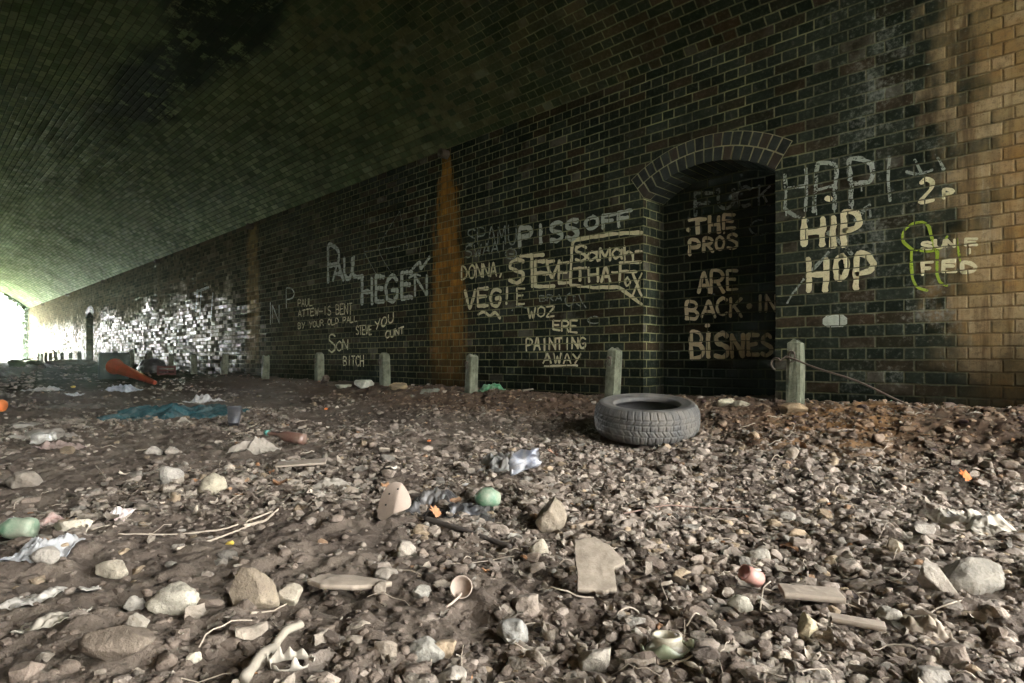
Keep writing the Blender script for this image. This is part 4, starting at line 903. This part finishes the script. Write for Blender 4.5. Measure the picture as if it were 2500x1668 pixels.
sheet('paper', 'white tissue scrap left of the cone\'s wrapper', 'tissue', 158, 908, 22, .2, W_PL, amp=.07, seed=39)
sheet('plastic_bag', 'thin grey crumpled bag lying flat in the middle gravel', 'bag', 1150, 1085, 110, .35, plain_mat('grey thin film', (.16, .16, .15), .45, .55, (.2, .17, .135)), amp=.06, seed=40, ridge=5.)
sheet('wood_strip', 'split grey plank end beneath the loose string', 'wood', 1870, 1420, 130, .06, WOOD, amp=.01, seed=41, spin=-.2, lift=.02, thick=.012)
sheet('wood_strip', 'pointed grey splinter pair at the lower right', 'wood', 1965, 1478, 118, .03, WOOD, amp=.01, seed=42, spin=-.45, lift=.015, thick=.009)
sheet('paper', 'crumbling rolled bark strip on mud at the lower right', 'bark', 2120, 1480, 120, .08, WOOD, amp=.05, seed=43, spin=-.45, thick=.004)

# small shaped things
def placed(name, label, cat, parts, xd, yb, spin=0., tilt=None, lift=0., r=.05):
    """parts: list of (part name, V, F, mat) in metres about the foot; one part = one mesh."""
    p, Z = gpt(xd, yb); M = viewmat(p + np.array([0, 0, lift]), spin)
    if tilt is not None: M = M @ tilt
    if len(parts) == 1:
        _, V, Fq, m = parts[0]; o = npmesh(name, V, Fq, m, smooth=True); o.matrix_world = M
    else:
        o = empty(name, rot=M)
        for (pn, V, Fq, m) in parts: npmesh(pn, V, Fq, m, parent=o, smooth=True)
    tag(o, label, cat); keep(p, r); return o
RX = lambda a: Matrix.Rotation(a, 4, 'X'); RY = lambda a: Matrix.Rotation(a, 4, 'Y'); RZM = lambda a: Matrix.Rotation(a, 4, 'Z')
def dent(V, amp, sc, seed): 
    V = np.array(V); n = np.stack([fbm(V[:, 0] * sc, V[:, 1] * sc, 3, seed + k, V[:, 2] * sc) for k in range(3)], 1); return V + amp * n
def can(r, h, seed, amp):
    V, Fq = lathe([(0, 0), (r * .8, 0), (r, .008), (r, h * .3), (r, h * .5), (r, h * .7), (r, h - .01), (r * .8, h), (r * .78, h - .004), (0, h - .004)], 28); return dent(V, amp, 22, seed), Fq
V, Fq = can(.032, .125, 3, .02); placed('drinks_can', 'crushed white drinks can lying by the torn grey cardboard', 'can', [('can', V, Fq, plain_mat('white can', (.42, .41, .37), .4, .8, (.22, .19, .15), metal=.3, scale=14))], 72, 1024, .1, RY(1.5), .045, .12)
V, Fq = can(.034, .12, 5, .028); placed('drinks_can', 'crumpled blue and silver drinks can in the gravel left of the tyre', 'can', [('can', V, Fq, plain_mat('blue silver can', (.22, .24, .30), .3, 1., (.40, .39, .37), metal=.35, scale=26))], 1170, 1104, .1, RY(1.3), .04, .07)
V, Fq = can(.038, .13, 8, .012); placed('tin_can', 'rusty tin can leaning at the foot of the fifth post', 'tin', [('can', V, Fq, M_RUST)], 742, 889, .6, RX(1.1), .05, .08)
V, Fq = lathe([(0, 0), (.030, 0), (.032, .02), (.032, .12), (.026, .15), (.013, .18), (.012, .25)], 28); V = dent(V, .006, 16, 9); C1, Fc = lathe([(0, .25), (.0155, .25), (.0155, .275), (0, .275)], 18)
placed('glass_bottle', 'brown glass bottle with a green cap lying on the rubble', 'bottle', [('bottle_body', V, Fq, GLS), ('bottle_cap', C1, Fc, plain_mat('green cap', (.06, .20, .16), .5, .4))], 697, 1026, -.35 + math.pi, RY(1.45), .04, .12)
V, Fq = lathe([(0, 0), (.05, 0), (.056, .02), (.056, .045), (.052, .06), (.056, .09), (.05, .12), (.02, .17), (.018, .2)], 32); V = dent(V * .55, .006, 18, 3)
placed('plastic_bottle', 'dusty green plastic bottle lying at the left picture edge', 'bottle', [('bottle', V, Fq, GBOT)], 80, 1243, .1 + math.pi, RY(1.5), .03, .07)
V, Fq = ICO[3]; V = dent(V * np.array([.046, .042, .036]), .006, 26, 4); placed('bottle_base', 'dusty green rounded bottle base among the middle litter', 'bottle', [('b', V, Fq, GBOT)], 1120, 1166, .3, None, .03, .05)
V, Fq = lathe([(0, 0), (.05, 0), (.055, .02), (.055, .12), (.04, .2), (.025, .24)], 30); placed('orange_bottle', 'orange plastic bottle end poking in at the left edge', 'bottle', [('b', V, Fq, ORG)], 8, 944, 0, RY(-1.5) @ RZM(.2), .06, .14)
# pot
V, Fq = lathe([(.045, 0), (.065, .12), (.07, .12), (.07, .13), (.062, .13), (.043, .005), (0, .005)], 4); V = V @ rotz(math.pi / 4).T
placed('plant_pot', 'square black plastic plant pot lying on bare mud', 'plant pot', [('p', V, Fq, plain_mat('black pot', (.045, .047, .055), .5, .5, (.14, .13, .12)))], 536, 984, .3, RX(-.5), .02, .1)
# pink ring
V, Fq = lathe([(.0155, -.023), (.018, -.023), (.018, .023), (.0155, .023), (.0155, -.023)], 40)
placed('plastic_ring', 'dusty pink plastic ring lying on its side against stones', 'ring', [('r', V, Fq, PINK)], 1724, 1372, .35, RY(math.pi / 2 + .5), .026, .04)
# beige folded lid with holes
n = 26; uu, vv = np.meshgrid(np.linspace(-1, 1, n), np.linspace(-1, 1, n)); m = np.maximum(abs(uu), abs(vv)); rr = np.hypot(uu, vv) + 1e-6
x_, y_ = uu / rr * m * .052, vv / rr * m * .052
th_ = (x_ * .8 + y_ * .6) / .03; V = np.stack([x_, y_ * .75, .03 + .85 * y_ + .02 * np.cos(th_) - .35 * np.abs(x_ - .01) ** 1.0], -1).reshape(-1, 3); V[:, 2] -= V[:, 2].min() - .0
lid = ('lid', V, grid(n, n), BEIG)
o = placed('plastic_disc', 'beige plastic disc bent double with small punched holes', 'disc', [('disc', lid[1], lid[2], BEIG)], 905, 1208, -.15, None, .002, .06)
for hx, hy in ((-.018, .012), (.006, .02), (-.022, -.012)):
    k = np.argmin((x_.ravel() - hx) ** 2 + (y_.ravel() - hy) ** 2); vv0, ff0 = ICO[2]; npmesh('hole', vv0 * .0032 + V[k], [ff0], plain_mat('hole dark', (.01, .009, .008), .9, .1), parent=o)
# spoon-like measuring cup on a stalk
V, Fq = lathe([(0, 0), (.012, .002), (.019, .009), (.022, .02), (.0228, .02), (.0235, .0205), (.0225, .0215), (.0205, .0205), (.017, .011), (.01, .004), (0, .003)], 28)
st = tube([(0, -.02, .012), (-.006, -.035, .008), (-.018, -.055, .004), (-.026, -.065, .002)], [.0028, .0026, .0026, .0022], 8)
placed('plastic_spoon', 'beige plastic measuring spoon stuck in the mud by its bent stalk', 'spoon', [('bowl', V @ np.array(RX(1.15).to_3x3()).T + np.array([0, 0, .016]), Fq, BEIG), ('handle', *st, BEIG)], 1060, 1396, .0, None, .012, .03)
# broken china jar
V, Fq = lathe([(.019, -.004), (.020, .016), (.0225, .019), (.026, .018), (.0275, .013), (.0265, .007), (.029, .002), (.036, -.004), (.040, -.014)], 36)
V2, F2 = lathe([(.040, -.012), (.046, .0), (.047, .014), (.044, .014), (.043, .002)], 36); a_ = np.arctan2(V2[:, 1], V2[:, 0]); V2[:, 2] += .007 * fbm(a_ * 2.5, a_ * 0, 3, 5) - .012 - .006 * np.sin(a_)
placed('china_jar', 'broken cream china jar neck in a shattered collar, sunk in mud', 'jar', [('neck', V, Fq, CREM), ('collar', V2, F2, plain_mat('green glazed china', (.27, .30, .20), .25, .7, (.16, .17, .1), scale=16))], 1530, 1506, .2, RX(-.12), .006, .05)
# string
pts = [gpt(*q)[0] + np.array([0, 0, h]) for q, h in (((1768, 1366), .03), ((1752, 1392), .02), ((1745, 1420), .012), ((1752, 1442), .01), ((1772, 1448), .01))]
V, Fq = tube(smooth_line(np.array(pts), .006), .0016, 6); tag(npmesh('string', V, Fq, BARK, smooth=True), 'short curl of pale string hanging below the pink ring', 'string')
pts = [gpt(*q)[0] + np.array([0, 0, h]) for q, h in (((1756, 1396), .022), ((1800, 1394), .022), ((1860, 1400), .026), ((1940, 1410), .02), ((1990, 1418), .012))]
V, Fq = tube(smooth_line(np.array(pts), .006), .0019, 6); tag(npmesh('string', V, Fq, BARK, smooth=True), 'straight pale string lying over the grey plank end', 'string')
# twigs and sticks
def stick(name, label, pts, r0, r1, mat, cat='twig', lift=.006):
    if cat == 'twig': r0, r1 = r0 * .62, r1 * .62
    P = [gpt(x, y)[0] + np.array([0, 0, lift + (h[0] if h else 0)]) for x, y, *h in pts]
    L = smooth_line(np.array(P), .012); L[1:-1] += .0005 * np.random.RandomState(len(label)).normal(size=(len(L) - 2, 3))
    kn = 1 + .16 * vn(np.arange(len(L)) * .9, np.zeros(len(L)) + len(label)) + .25 * (vn(np.arange(len(L)) * .37, np.zeros(len(L)) + 7.7 * len(label)) > .55)
    V, Fq = tube(L, np.linspace(r0, r1, len(L)) * kn, 8); V = V + .12 * r0 * fbm(V[:, 0] * 150, V[:, 1] * 150, 2, 3, V[:, 2] * 150)[:, None]; tag(npmesh(name, V, Fq, mat, smooth=True), label, cat)
stick('twig', 'long straight pale reed lying across the left foreground', [(270, 1242), (400, 1232), (520, 1218), (625, 1190)], .003, .0045, BARK)
stick('twig', 'thick pale reed stem below the long straight one', [(405, 1270), (480, 1248), (575, 1212)], .006, .004, BARK)
stick('twig', 'knotted reed stub running up to the left litter', [(560, 1216), (610, 1200), (650, 1183)], .008, .005, BARK)
stick('bone', 'pale bent bone-like branch running off the lower frame edge', [(560, 1600), (598, 1555), (630, 1508), (655, 1490), (692, 1478)], .0085, .0075, plain_mat('pale bone wood', (.23, .205, .16), .85, .7, (.2, .17, .13), scale=20), 'branch', .02)
stick('stick', 'dark wet stick slanting through the middle litter', [(978, 1206), (1060, 1228), (1172, 1260)], .009, .007, DTW, 'stick', .012)
stick('twig', 'thin forked twig on gravel left of the measuring spoon', [(1035, 1305), (1100, 1290), (1180, 1282)], .003, .002, BARK)
stick('twig', 'fine curved twig below the tall ochre rock', [(575, 1432), (630, 1412), (670, 1388)], .003, .002, BARK)
stick('twig', 'long brown stalk curving across the gravel in front of the tyre', [(1430, 1196), (1530, 1180), (1620, 1174), (1720, 1180)], .004, .003, plain_mat('brown stalk', (.15, .095, .07), .8, .4), 'twig', .015)
stick('stick', 'reddish strip of wood lying left of the long brown stalk', [(1310, 1216), (1420, 1196)], .006, .006, plain_mat('tan stick', (.26, .2, .14), .85, .4), 'stick')
stick('branch', 'dead grey branch leaning at the wall left of the recess', [(1200, 903), (1260, 897), (1330, 893), (1345, 882, .03)], .010, .006, plain_mat('dead branch', (.14, .125, .09), .85, .4), 'branch', .02)
stick('branch', 'short dead branch fork beside the second post', [(1330, 905), (1365, 898), (1398, 888, .02)], .012, .008, plain_mat('dead branch b', (.17, .15, .11), .85, .4), 'branch', .02)
stick('twig', 'thin pale root curling among the left litter', [(215, 1195), (235, 1158), (270, 1138), (300, 1142), (330, 1128)], .004, .003, BARK)
stick('twig', 'kinked root beside the white and red scrap', [(210, 1228), (265, 1215), (300, 1198), (312, 1165)], .004, .003, BARK)
stick('twig', 'bare twig at the left litter edge pointing up-left', [(220, 1084), (245, 1104), (275, 1124)], .004, .003, BARK)
stick('twig', 'bent pale twig right of the yellowish stone', [(522, 1160), (555, 1146), (585, 1126)], .006, .004, BARK)
stick('twig', 'straight thin wire-like twig at the lower right', [(1790, 1380), (1700, 1372), (1600, 1350), (1545, 1330)], .0018, .0015, DTW)
stick('twig', 'pale curled rootlet beside the bark strip at the right', [(2128, 1428), (2150, 1420), (2180, 1424), (2205, 1410)], .003, .002, BARK)
# torn white crown-shaped fragment
n = 90; a_ = np.linspace(0, 5.6, n); hh = .004 + .013 * np.clip(vn(a_ * 2.6, a_ * 0, None, 8) + .35 + .8 * vn(a_ * 7., a_ * 0, None, 9), 0, 2)
V = np.concatenate([np.stack([.034 * np.cos(a_), .020 * np.sin(a_), np.zeros(n)], 1), np.stack([.037 * np.cos(a_), .022 * np.sin(a_), hh], 1)]); i = np.arange(n - 1)
o = placed('cup_fragment', 'ragged white cup rim fragment under the bent pale branch', 'cup', [('c', V, [np.stack([i, i + 1, i + n + 1, i + n], 1)], PAP)], 668, 1552, .2, None, .002, .05)
o.modifiers.new('t', 'SOLIDIFY').thickness = .0012
# maple leaf
O = []
for k in range(11):
    a = math.radians(-60 + k * 30 * .99 + 0); r = .055 if k % 2 == 0 else .026; O.append((r * math.cos(a), r * math.sin(a)))
O = np.array([(0, -.03)] + [(.055 * s * math.cos(a), .055 * s * math.sin(a)) for a, s in [(-.9, .6), (-.3, .75), (-.1, .5), (.3, 1.), (.75, .5), (1.15, .9), (1.4, .55), (1.57, 1.15), (1.75, .55), (2., .9), (2.4, .5), (2.85, 1.), (3.25, .5), (3.45, .75), (4.05, .6)]])
V = np.concatenate([np.array([[0, 0, 0]]), np.stack([O[:, 0], O[:, 1], .012 * np.sin(O[:, 0] * 90) + .25 * np.abs(O[:, 0])], 1)]); k = len(O); Fq = np.array([[0, i + 1, (i + 1) % k + 1] for i in range(k)])
placed('maple_leaf', 'bright orange fallen maple leaf on the gravel', 'leaf', [('l', V * .6, [Fq], LEAFM)], 2216, 1118, .4, RX(.9), .03, .03)
V3 = V * .5; placed('maple_leaf', 'small faded orange leaf beside the bent beige disc', 'leaf', [('l', V3, [Fq], plain_mat('faded leaf', (.34, .15, .06), .7, .4))], 1000, 1200, 1.1, RX(.8), .025, .03)
placed('maple_leaf', 'pinkish dry leaf lying left of the tyre', 'leaf', [('l', V * .7, [Fq], plain_mat('pink leaf', (.36, .20, .13), .7, .4))], 1270, 1052, 2.1, RX(.6), .02, .03)
# yellow scraps, white scraps
for (x, y, s, m, lb) in ((460, 922, .05, YEL, 'yellow scrap beside the white carrier bag'), (168, 893, .05, YEL, 'yellowish foam lump at the foot of the far slope'), (527, 1253, .02, YEL, 'tiny yellow plastic chip above the long reed'), (1068, 1118, .022, W_PL, 'bright white plastic chip above the green bottle base'), (748, 946, .03, ORG, 'small orange lump on the mud right of the teal jacket'), (985, 1022, .02, ORG, 'orange brick crumb with a yellow one in the middle gravel')):
    V, Q = rockv(int(x), 3, .7, .3); placed('plastic_chip', lb, 'scrap', [('c', V * np.array([s, s * .7, s * .5]) * .6, Q, m)], x, y, .3, None, s * .3, s)

# ------------------------------------------------------------------ the far end: crate, sacks, pole, bike frame
def box_mesh(sx, sy, sz, bev):
    bm = bmesh.new(); bmesh.ops.create_cube(bm, size=1); bmesh.ops.scale(bm, vec=(sx, sy, sz), verts=bm.verts); bmesh.ops.bevel(bm, geom=bm.edges[:], offset=bev, segments=2, affect='EDGES')
    V = np.array([v.co[:] for v in bm.verts]); T = [[v.index for v in f.verts] for f in bm.faces]; bm.free()
    return V, [np.array([t for t in T if len(t) == k]) for k in (3, 4) if any(len(t) == k for t in T)]
DRD = plain_mat('dull red plastic', (.07, .014, .01), .7, .6, (.06, .04, .03), scale=8)
p, Z = gpt(382, 862); e = empty('plastic_crate', rot=viewmat(p, .5)); tag(e, 'dull red plastic crate lying in the shade behind the cone', 'crate'); W = .30; H = .18; D = .22
for s in range(3): V, Fq = box_mesh(W, .012, .04, .004); npmesh('slat', V + np.array([0, 0, .03 + s * .06]), Fq, DRD, parent=e)
for s in range(3): V, Fq = box_mesh(.012, D, .04, .004); npmesh('slat', V + np.array([W / 2 - .006, D / 2, .03 + s * .06]), Fq, DRD, parent=e)
for sx in (-1, 1):
    for sy in (0, 1): V, Fq = box_mesh(.03, .03, H, .005); npmesh('corner_post', V + np.array([sx * (W / 2 - .012), sy * D, H / 2]), Fq, DRD, parent=e)
V, Fq = box_mesh(W, D, .012, .004); npmesh('crate_floor', V + np.array([0, D / 2, .01]), Fq, DRD, parent=e)
def lump(name, label, cat, xd, yb, wd, hd, mat, seed, depth=.7):
    p, Z = gpt(xd, yb); W = wd * PXM * Z; H = hd * PXM * Z; V, Q = ICO[4]
    V = V * (1 + .22 * fbm(V[:, 0] * 1.6, V[:, 1] * 1.6, 4, seed, V[:, 2] * 1.6) + .05 * np.abs(fbm(V[:, 0] * 6, V[:, 1] * 6, 3, seed, V[:, 2] * 6)))[:, None]
    o = npmesh(name, V * np.array([W / 2, W * depth / 2, H * .62]), Q, mat, smooth=True); o.matrix_world = viewmat(p + np.array([0, 0, H * .35])); tag(o, label, cat)
lump('rubbish_sack', 'black rubbish sack slumped behind the cone', 'sack', 352, 856, 64, 34, BLK, 4)
lump('boulder', 'dark mossy boulder at the top of the far slope', 'boulder', 38, 842, 36, 18, plain_mat('mossy rock', (.055, .07, .04), .9, .5, (.03, .04, .02)), 6)
lump('boulder', 'low mossy lump beside the far boulder', 'boulder', 78, 838, 34, 12, plain_mat('mossy rock b', (.055, .07, .04), .9, .5, (.03, .04, .02)), 7)
lump('rubble_heap', 'low dark heap of earth before the far posts', 'heap', 165, 838, 110, 12, plain_mat('dark heap', (.05, .045, .032), .95, .5), 8, .5)
def far_tube(name, label, cat, pts, r, mat):
    P = []
    for x, y, Zd in pts: P.append(ray(x, y) * Zd)
    V, Fq = tube(smooth_line(np.array(P), .05), r, 8); tag(npmesh(name, V, Fq, mat, smooth=True), label, cat)
DK = plain_mat('dark iron', (.03, .027, .024), .7, .3)
far_tube('fallen_pole', 'long dark pole lying across the far tunnel mouth', 'pole', [(-60, 846, 19.), (0, 836, 19.5), (50, 827, 20), (86, 821, 20.5)], .022, DK)
far_tube('dead_branch', 'bent dark branch at the end of the long far pole', 'branch', [(50, 826, 20), (66, 824, 20), (78, 832, 20), (84, 838, 20)], .02, DK)
far_tube('bent_pipe', 'bent dark pipe with a curled top rising above the far posts', 'pipe', [(112, 806, 19), (118, 803, 19), (124, 806, 19), (127, 814, 19), (121, 822, 19), (115, 832, 19)], .022, DK)

# ------------------------------------------------------------------ ivy round the far mouth
def leafcloud(n, centre_fn, size, seed):
    rs = np.random.RandomState(seed); c = centre_fn(rs, n); a = rs.normal(size=(n, 3)); a /= np.linalg.norm(a, axis=1)[:, None]; b = np.cross(a, rs.normal(size=(n, 3))); b /= np.linalg.norm(b, axis=1)[:, None]
    s = size * rs.uniform(.6, 1.4, (n, 1)); V = np.stack([c - a * s, c - b * s * .6, c + a * s, c + b * s * .6], 1).reshape(-1, 3); return V, [np.arange(4 * n).reshape(-1, 4)]
def leaf_mat(name, c1, c2):
    M = NT(name); n1 = M.noise(M.pos(), 3., 3.); M.set(color=M.mix(n1, c1, c2), rough=.6, spec=.3)
    return M.m
IVY = leaf_mat('ivy leaf', (.04, .085, .02), (.09, .12, .03))
def iv(rs, n):
    t = rs.uniform(0, 1, n); P = np.zeros((n, 3)); 
    low = t < .62; z = np.where(low, -.1 + t / .62 * 2.5, 2.4 + (t - .62) / .38 * .75); y = np.where(low, YW - .02, YW - (t - .62) / .38 * .8)
    k = .12 + .10 * fbm(z * 1.7, t * 3, 3, 5); P[:, 0] = XL + rs.uniform(-.25, .18, n); P[:, 1] = y - np.abs(rs.normal(0, 1, n)) * np.clip(k, .03, .3); P[:, 2] = z + rs.normal(0, .05, n); return P
e = empty('ivy', (XL, YW, -.1)); tag(e, 'ivy growing up the jamb and arch of the far tunnel mouth', 'ivy')
V, Fq = leafcloud(2600, iv, .05, 3); npmesh('leaves', V - np.array([XL, YW, -.1]), Fq, IVY, parent=e)
V, Fq = tube([(0, -.04, 0), (.02, -.05, .9), (-.02, -.04, 1.7), (.0, -.05, 2.5), (0, -.5, 3.0), (0, -.85, 3.25)], .018, 7); npmesh('stem', V, Fq, BARK, parent=e, smooth=True)

# ------------------------------------------------------------------ gravel, chips and dry leaves
def scatter():
    rs = np.random.RandomState(12)
    # candidate points: denser near the viewer so that far ground is not over-filled
    N = 330000
    d = np.exp(rs.uniform(math.log(.75), math.log(19.), N)); a = rs.uniform(-.80, .80, N)
    xr, fw = d * np.sin(a), d * np.cos(a); x = RGT[0] * xr + FWD[0] * fw; y = RGT[1] * xr + FWD[1] * fw
    ok = (y > YO + .05) & (y < YW - .06); x, y, d, xr, fw = x[ok], y[ok], d[ok], xr[ok], fw[ok]
    return rs, x, y, d, xr, fw
def fwd_(x, y): return x * FWD[0] + y * FWD[1]
def build_scatter():
    rs, x, y, d, xr, fw = scatter(); n = len(x)
    right = sst(-.35, .25, xr / fw)                                 # the stony right half
    patch = fbm(x * 1.1, y * 1.1, 3, 71); patch2 = fbm(x * 3.3, y * 3.3, 2, 72)
    dens = .05 + .58 * right + .62 * sst(.0, .5, patch) + .22 * patch2
    dens *= 1 - .72 * sst(3.15, 3.6, y) * (1 - .5 * sst(-1.6, -.8, x)) * (1 - sst(4.1, 4.3, y) * .5)
    near = sst(1.55, 1.15, fw); dens *= 1 - .80 * sst(1.85, 1.3, fw) * (1 - .30 * right)
    dens *= np.where(fw > 8.5, .30, 1)
    band = np.zeros(n)
    for q, r in (((430, 1150), .26), ((620, 1100), .30), ((150, 1190), .18), ((250, 1190), .20), ((760, 1150), .25), ((120, 985), .5), ((1050, 1160), .22)):
        c = gpt(*q)[0]; band = np.maximum(band, np.exp(-((x - c[0]) ** 2 + (y - c[1]) ** 2) / (r * r)))
    dens += .75 * band * (1 - right)
    dens = np.clip(dens, .05, 1)
    keepm = rs.rand(n) < dens
    K = np.array(KEEP)
    for kx, ky, kr in K: keepm &= ((x - kx) ** 2 + (y - ky) ** 2) > (kr * .9) ** 2
    x, y, d, band = x[keepm], y[keepm], d[keepm], band[keepm]; n = len(x)
    # size: many small, few large; tiny ones are dropped with distance
    s = np.exp(rs.normal(math.log(.0062), .68, n)); s = np.clip(s, .0028, .032); s = np.maximum(s, .0019 * d)
    area = s * s; sel = rs.rand(n) < np.clip(.00013 * d ** 1.1 / (area + .00004), .03, .60)
    x, y, d, s, band = x[sel], y[sel], d[sel], s[sel], band[sel]; n = len(x)
    kind = rs.rand(n); T = []
    for k in range(14): T.append(rockv(900 + k, 2, .35 + .05 * k if k < 11 else .1, .28))
    big = [rockv(950 + k, 3, .3 + .07 * k, .28) for k in range(10)]
    VV, FF, TT, SM = [], [], [], []; nv = 0
    leafm = kind > (.955 - .055 * sst(-1.6, -.5, x) - .28 * band)
    VL, FL, TL = [], [], []; nl = 0
    z = gz(x, y)
    for lib, mask in ((T, (s < .016) & ~leafm), (big, (s >= .016) & ~leafm)):
        idx = np.nonzero(mask)[0]; which = rs.randint(0, len(lib), len(idx))
        for k, (V, Q) in enumerate(lib):
            ii = idx[which == k]; m = len(ii)
            if not m: continue
            sc = s[ii, None] * np.stack([rs.uniform(.8, 1.35, m), rs.uniform(.65, 1.05, m), rs.uniform(.38, .85, m)], 1)
            an = rs.uniform(0, 2 * math.pi, m); tx = rs.normal(0, .28, m); ca, sa, ct, stt = np.cos(an), np.sin(an), np.cos(tx), np.sin(tx)
            P = V[None] * sc[:, None, :]; py, pz = P[..., 1] * ct[:, None] - P[..., 2] * stt[:, None], P[..., 1] * stt[:, None] + P[..., 2] * ct[:, None]; px = P[..., 0]
            wx = px * ca[:, None] - py * sa[:, None] + x[ii, None]; wy = px * sa[:, None] + py * ca[:, None] + y[ii, None]
            wz = pz + (z[ii] + sc[:, 2] * rs.uniform(-.35, .35, m))[:, None]
            VV.append(np.stack([wx, wy, wz], -1).reshape(-1, 3)); FF.append((Q[None] + (nv + np.arange(m) * len(V))[:, None, None]).reshape(-1, 3))
            lft = sst(.3, -.5, (x[ii] * RGT[0] + y[ii] * RGT[1]) / fwd_(x[ii], y[ii]))[:, None]; base = np.array([.222, .184, .148]) * np.exp(rs.normal(0, .18, (m, 1))) * (1 - .18 * lft); hue = rs.rand(m, 1)
            base = np.where(hue > .991, base * np.array([1.3, .96, .7]), np.where(hue < .12, base * np.array([.85, .92, .95]), np.where(hue < .2, base * np.array([1.12, 1.03, .84]), base)))
            mudc = (rs.rand(m, 1) < np.clip(np.where(s[ii] < .010, .52, .25) + .5 * sst(1.7, 1.2, fwd_(x[ii], y[ii])) - .2 * sst(-1.2, -.3, x[ii]), 0, 1)[:, None]); base = np.where(mudc, np.array([.108, .084, .065]) * np.exp(rs.normal(0, .25, (m, 1))), base)
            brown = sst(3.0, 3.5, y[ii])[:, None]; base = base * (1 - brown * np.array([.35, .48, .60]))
            base = np.clip(base, .03, .5)
            TT.append(np.repeat(base, len(V), 0)); SM.append(np.full(m * len(Q), k >= len(lib) - 4)); nv += m * len(V)
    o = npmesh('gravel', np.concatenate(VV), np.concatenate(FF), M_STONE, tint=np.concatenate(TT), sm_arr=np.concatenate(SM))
    tag(o, 'loose grey-brown gravel and rubble over the tunnel floor', 'gravel', kind='stuff')
    # dry curled leaves and flat chips
    ii = np.nonzero(leafm)[0]; m = len(ii); nu, nw_ = 5, 4
    u, v = np.meshgrid(np.linspace(-1, 1, nu), np.linspace(-1, 1, nw_)); u, v = u.ravel(), v.ravel()
    sz = np.clip(s[ii] * rs.uniform(1.0, 2.0, m), .006, .026); asp = rs.uniform(.35, .8, m); curl = rs.normal(0, .45, m); bend = rs.normal(0, .35, m)
    w_ = np.sqrt(np.clip(1 - .85 * u ** 2, .05, 1))
    P = np.stack([np.broadcast_to(u, (m, len(u))), v * w_ * asp[:, None] * (1 + .15 * rs.normal(size=(m, len(u)))), curl[:, None] * v ** 2 + bend[:, None] * u ** 2 + .08 * rs.normal(size=(m, len(u)))], -1) * sz[:, None, None]
    P[..., 2] -= P[..., 2].min(1)[:, None] * .7
    an = rs.uniform(0, 2 * math.pi, m); tx = rs.normal(0, .35, m); ca, sa, ct, stt = np.cos(an)[:, None], np.sin(an)[:, None], np.cos(tx)[:, None], np.sin(tx)[:, None]
    py, pz = P[..., 1] * ct - P[..., 2] * stt, P[..., 1] * stt + P[..., 2] * ct
    V = np.stack([P[..., 0] * ca - py * sa + x[ii, None], P[..., 0] * sa + py * ca + y[ii, None], pz + z[ii, None] + .006], -1).reshape(-1, 3)
    G = grid(nu, nw_); FQ = (G[None] + (np.arange(m) * len(u))[:, None, None]).reshape(-1, 4)
    base = np.array([.20, .17, .133]) * np.exp(rs.normal(0, .28, (m, 1))); hue = rs.rand(m, 1); base = np.where(hue > .975, base * np.array([1.3, .8, .5]), base); base = np.where(hue < .03, base * np.array([1.3, 1.4, 1.5]), base)
    o = npmesh('leaf_litter', V, FQ, M_STONE, tint=np.repeat(np.clip(base, .03, .55), len(u), 0), smooth=True)
    tag(o, 'dry curled leaves and flat chips strewn among the gravel', 'leaf litter', kind='stuff')
    # hair-thin rootlets
    VV, FF, nv = [], [], 0
    for k in range(420):
        i = rs.randint(0, n); L = rs.uniform(.03, .13); a0 = rs.uniform(0, 6.28); c = rs.normal(0, 6)
        t = np.linspace(0, L, 7); an = a0 + c * t; px = x[i] + np.cumsum(np.cos(an)) * L / 7; py = y[i] + np.cumsum(np.sin(an)) * L / 7
        pz = gz(px, py) + .008 + .010 * np.sin(t / L * 3.14) * rs.rand(); V, Fq = tube(np.stack([px, py, pz], 1), max(.0011, .0005 * d[i]) * rs.uniform(.8, 1.6), 5, False); VV.append(V); FF.append(Fq[0] + nv); nv += len(V)
    tag(npmesh('rootlets', np.concatenate(VV), np.concatenate(FF), BARK, smooth=True), 'thin dry rootlets and stalks scattered over the gravel', 'rootlets', kind='stuff')
    print('scatter', n, m)
build_scatter()

# ------------------------------------------------------------------ haze volume added for the glow of the far mouth
def build_haze():
    hm = bpy.data.materials.new('haze'); hm.use_nodes = True; t = hm.node_tree; t.nodes.clear()
    ou = t.nodes.new('ShaderNodeOutputMaterial'); pv = t.nodes.new('ShaderNodeVolumePrincipled')
    pv.inputs['Color'].default_value = (.74, .95, .74, 1); pv.inputs['Density'].default_value = .0023; pv.inputs['Anisotropy'].default_value = .55
    t.links.new(pv.outputs[0], ou.inputs['Volume'])
    bm = bmesh.new(); bmesh.ops.create_cube(bm, size=1); V = np.array([v.co[:] for v in bm.verts]); Q = np.array([[v.index for v in f.verts] for f in bm.faces]); bm.free()
    o = npmesh('haze', V * np.array([72, 26, 8.4]) + np.array([-18, 1.25, 2.2]), Q, hm)
    tag(o, 'faint pale green haze added for the glow of the far mouth', 'haze', kind='stuff')
build_haze()
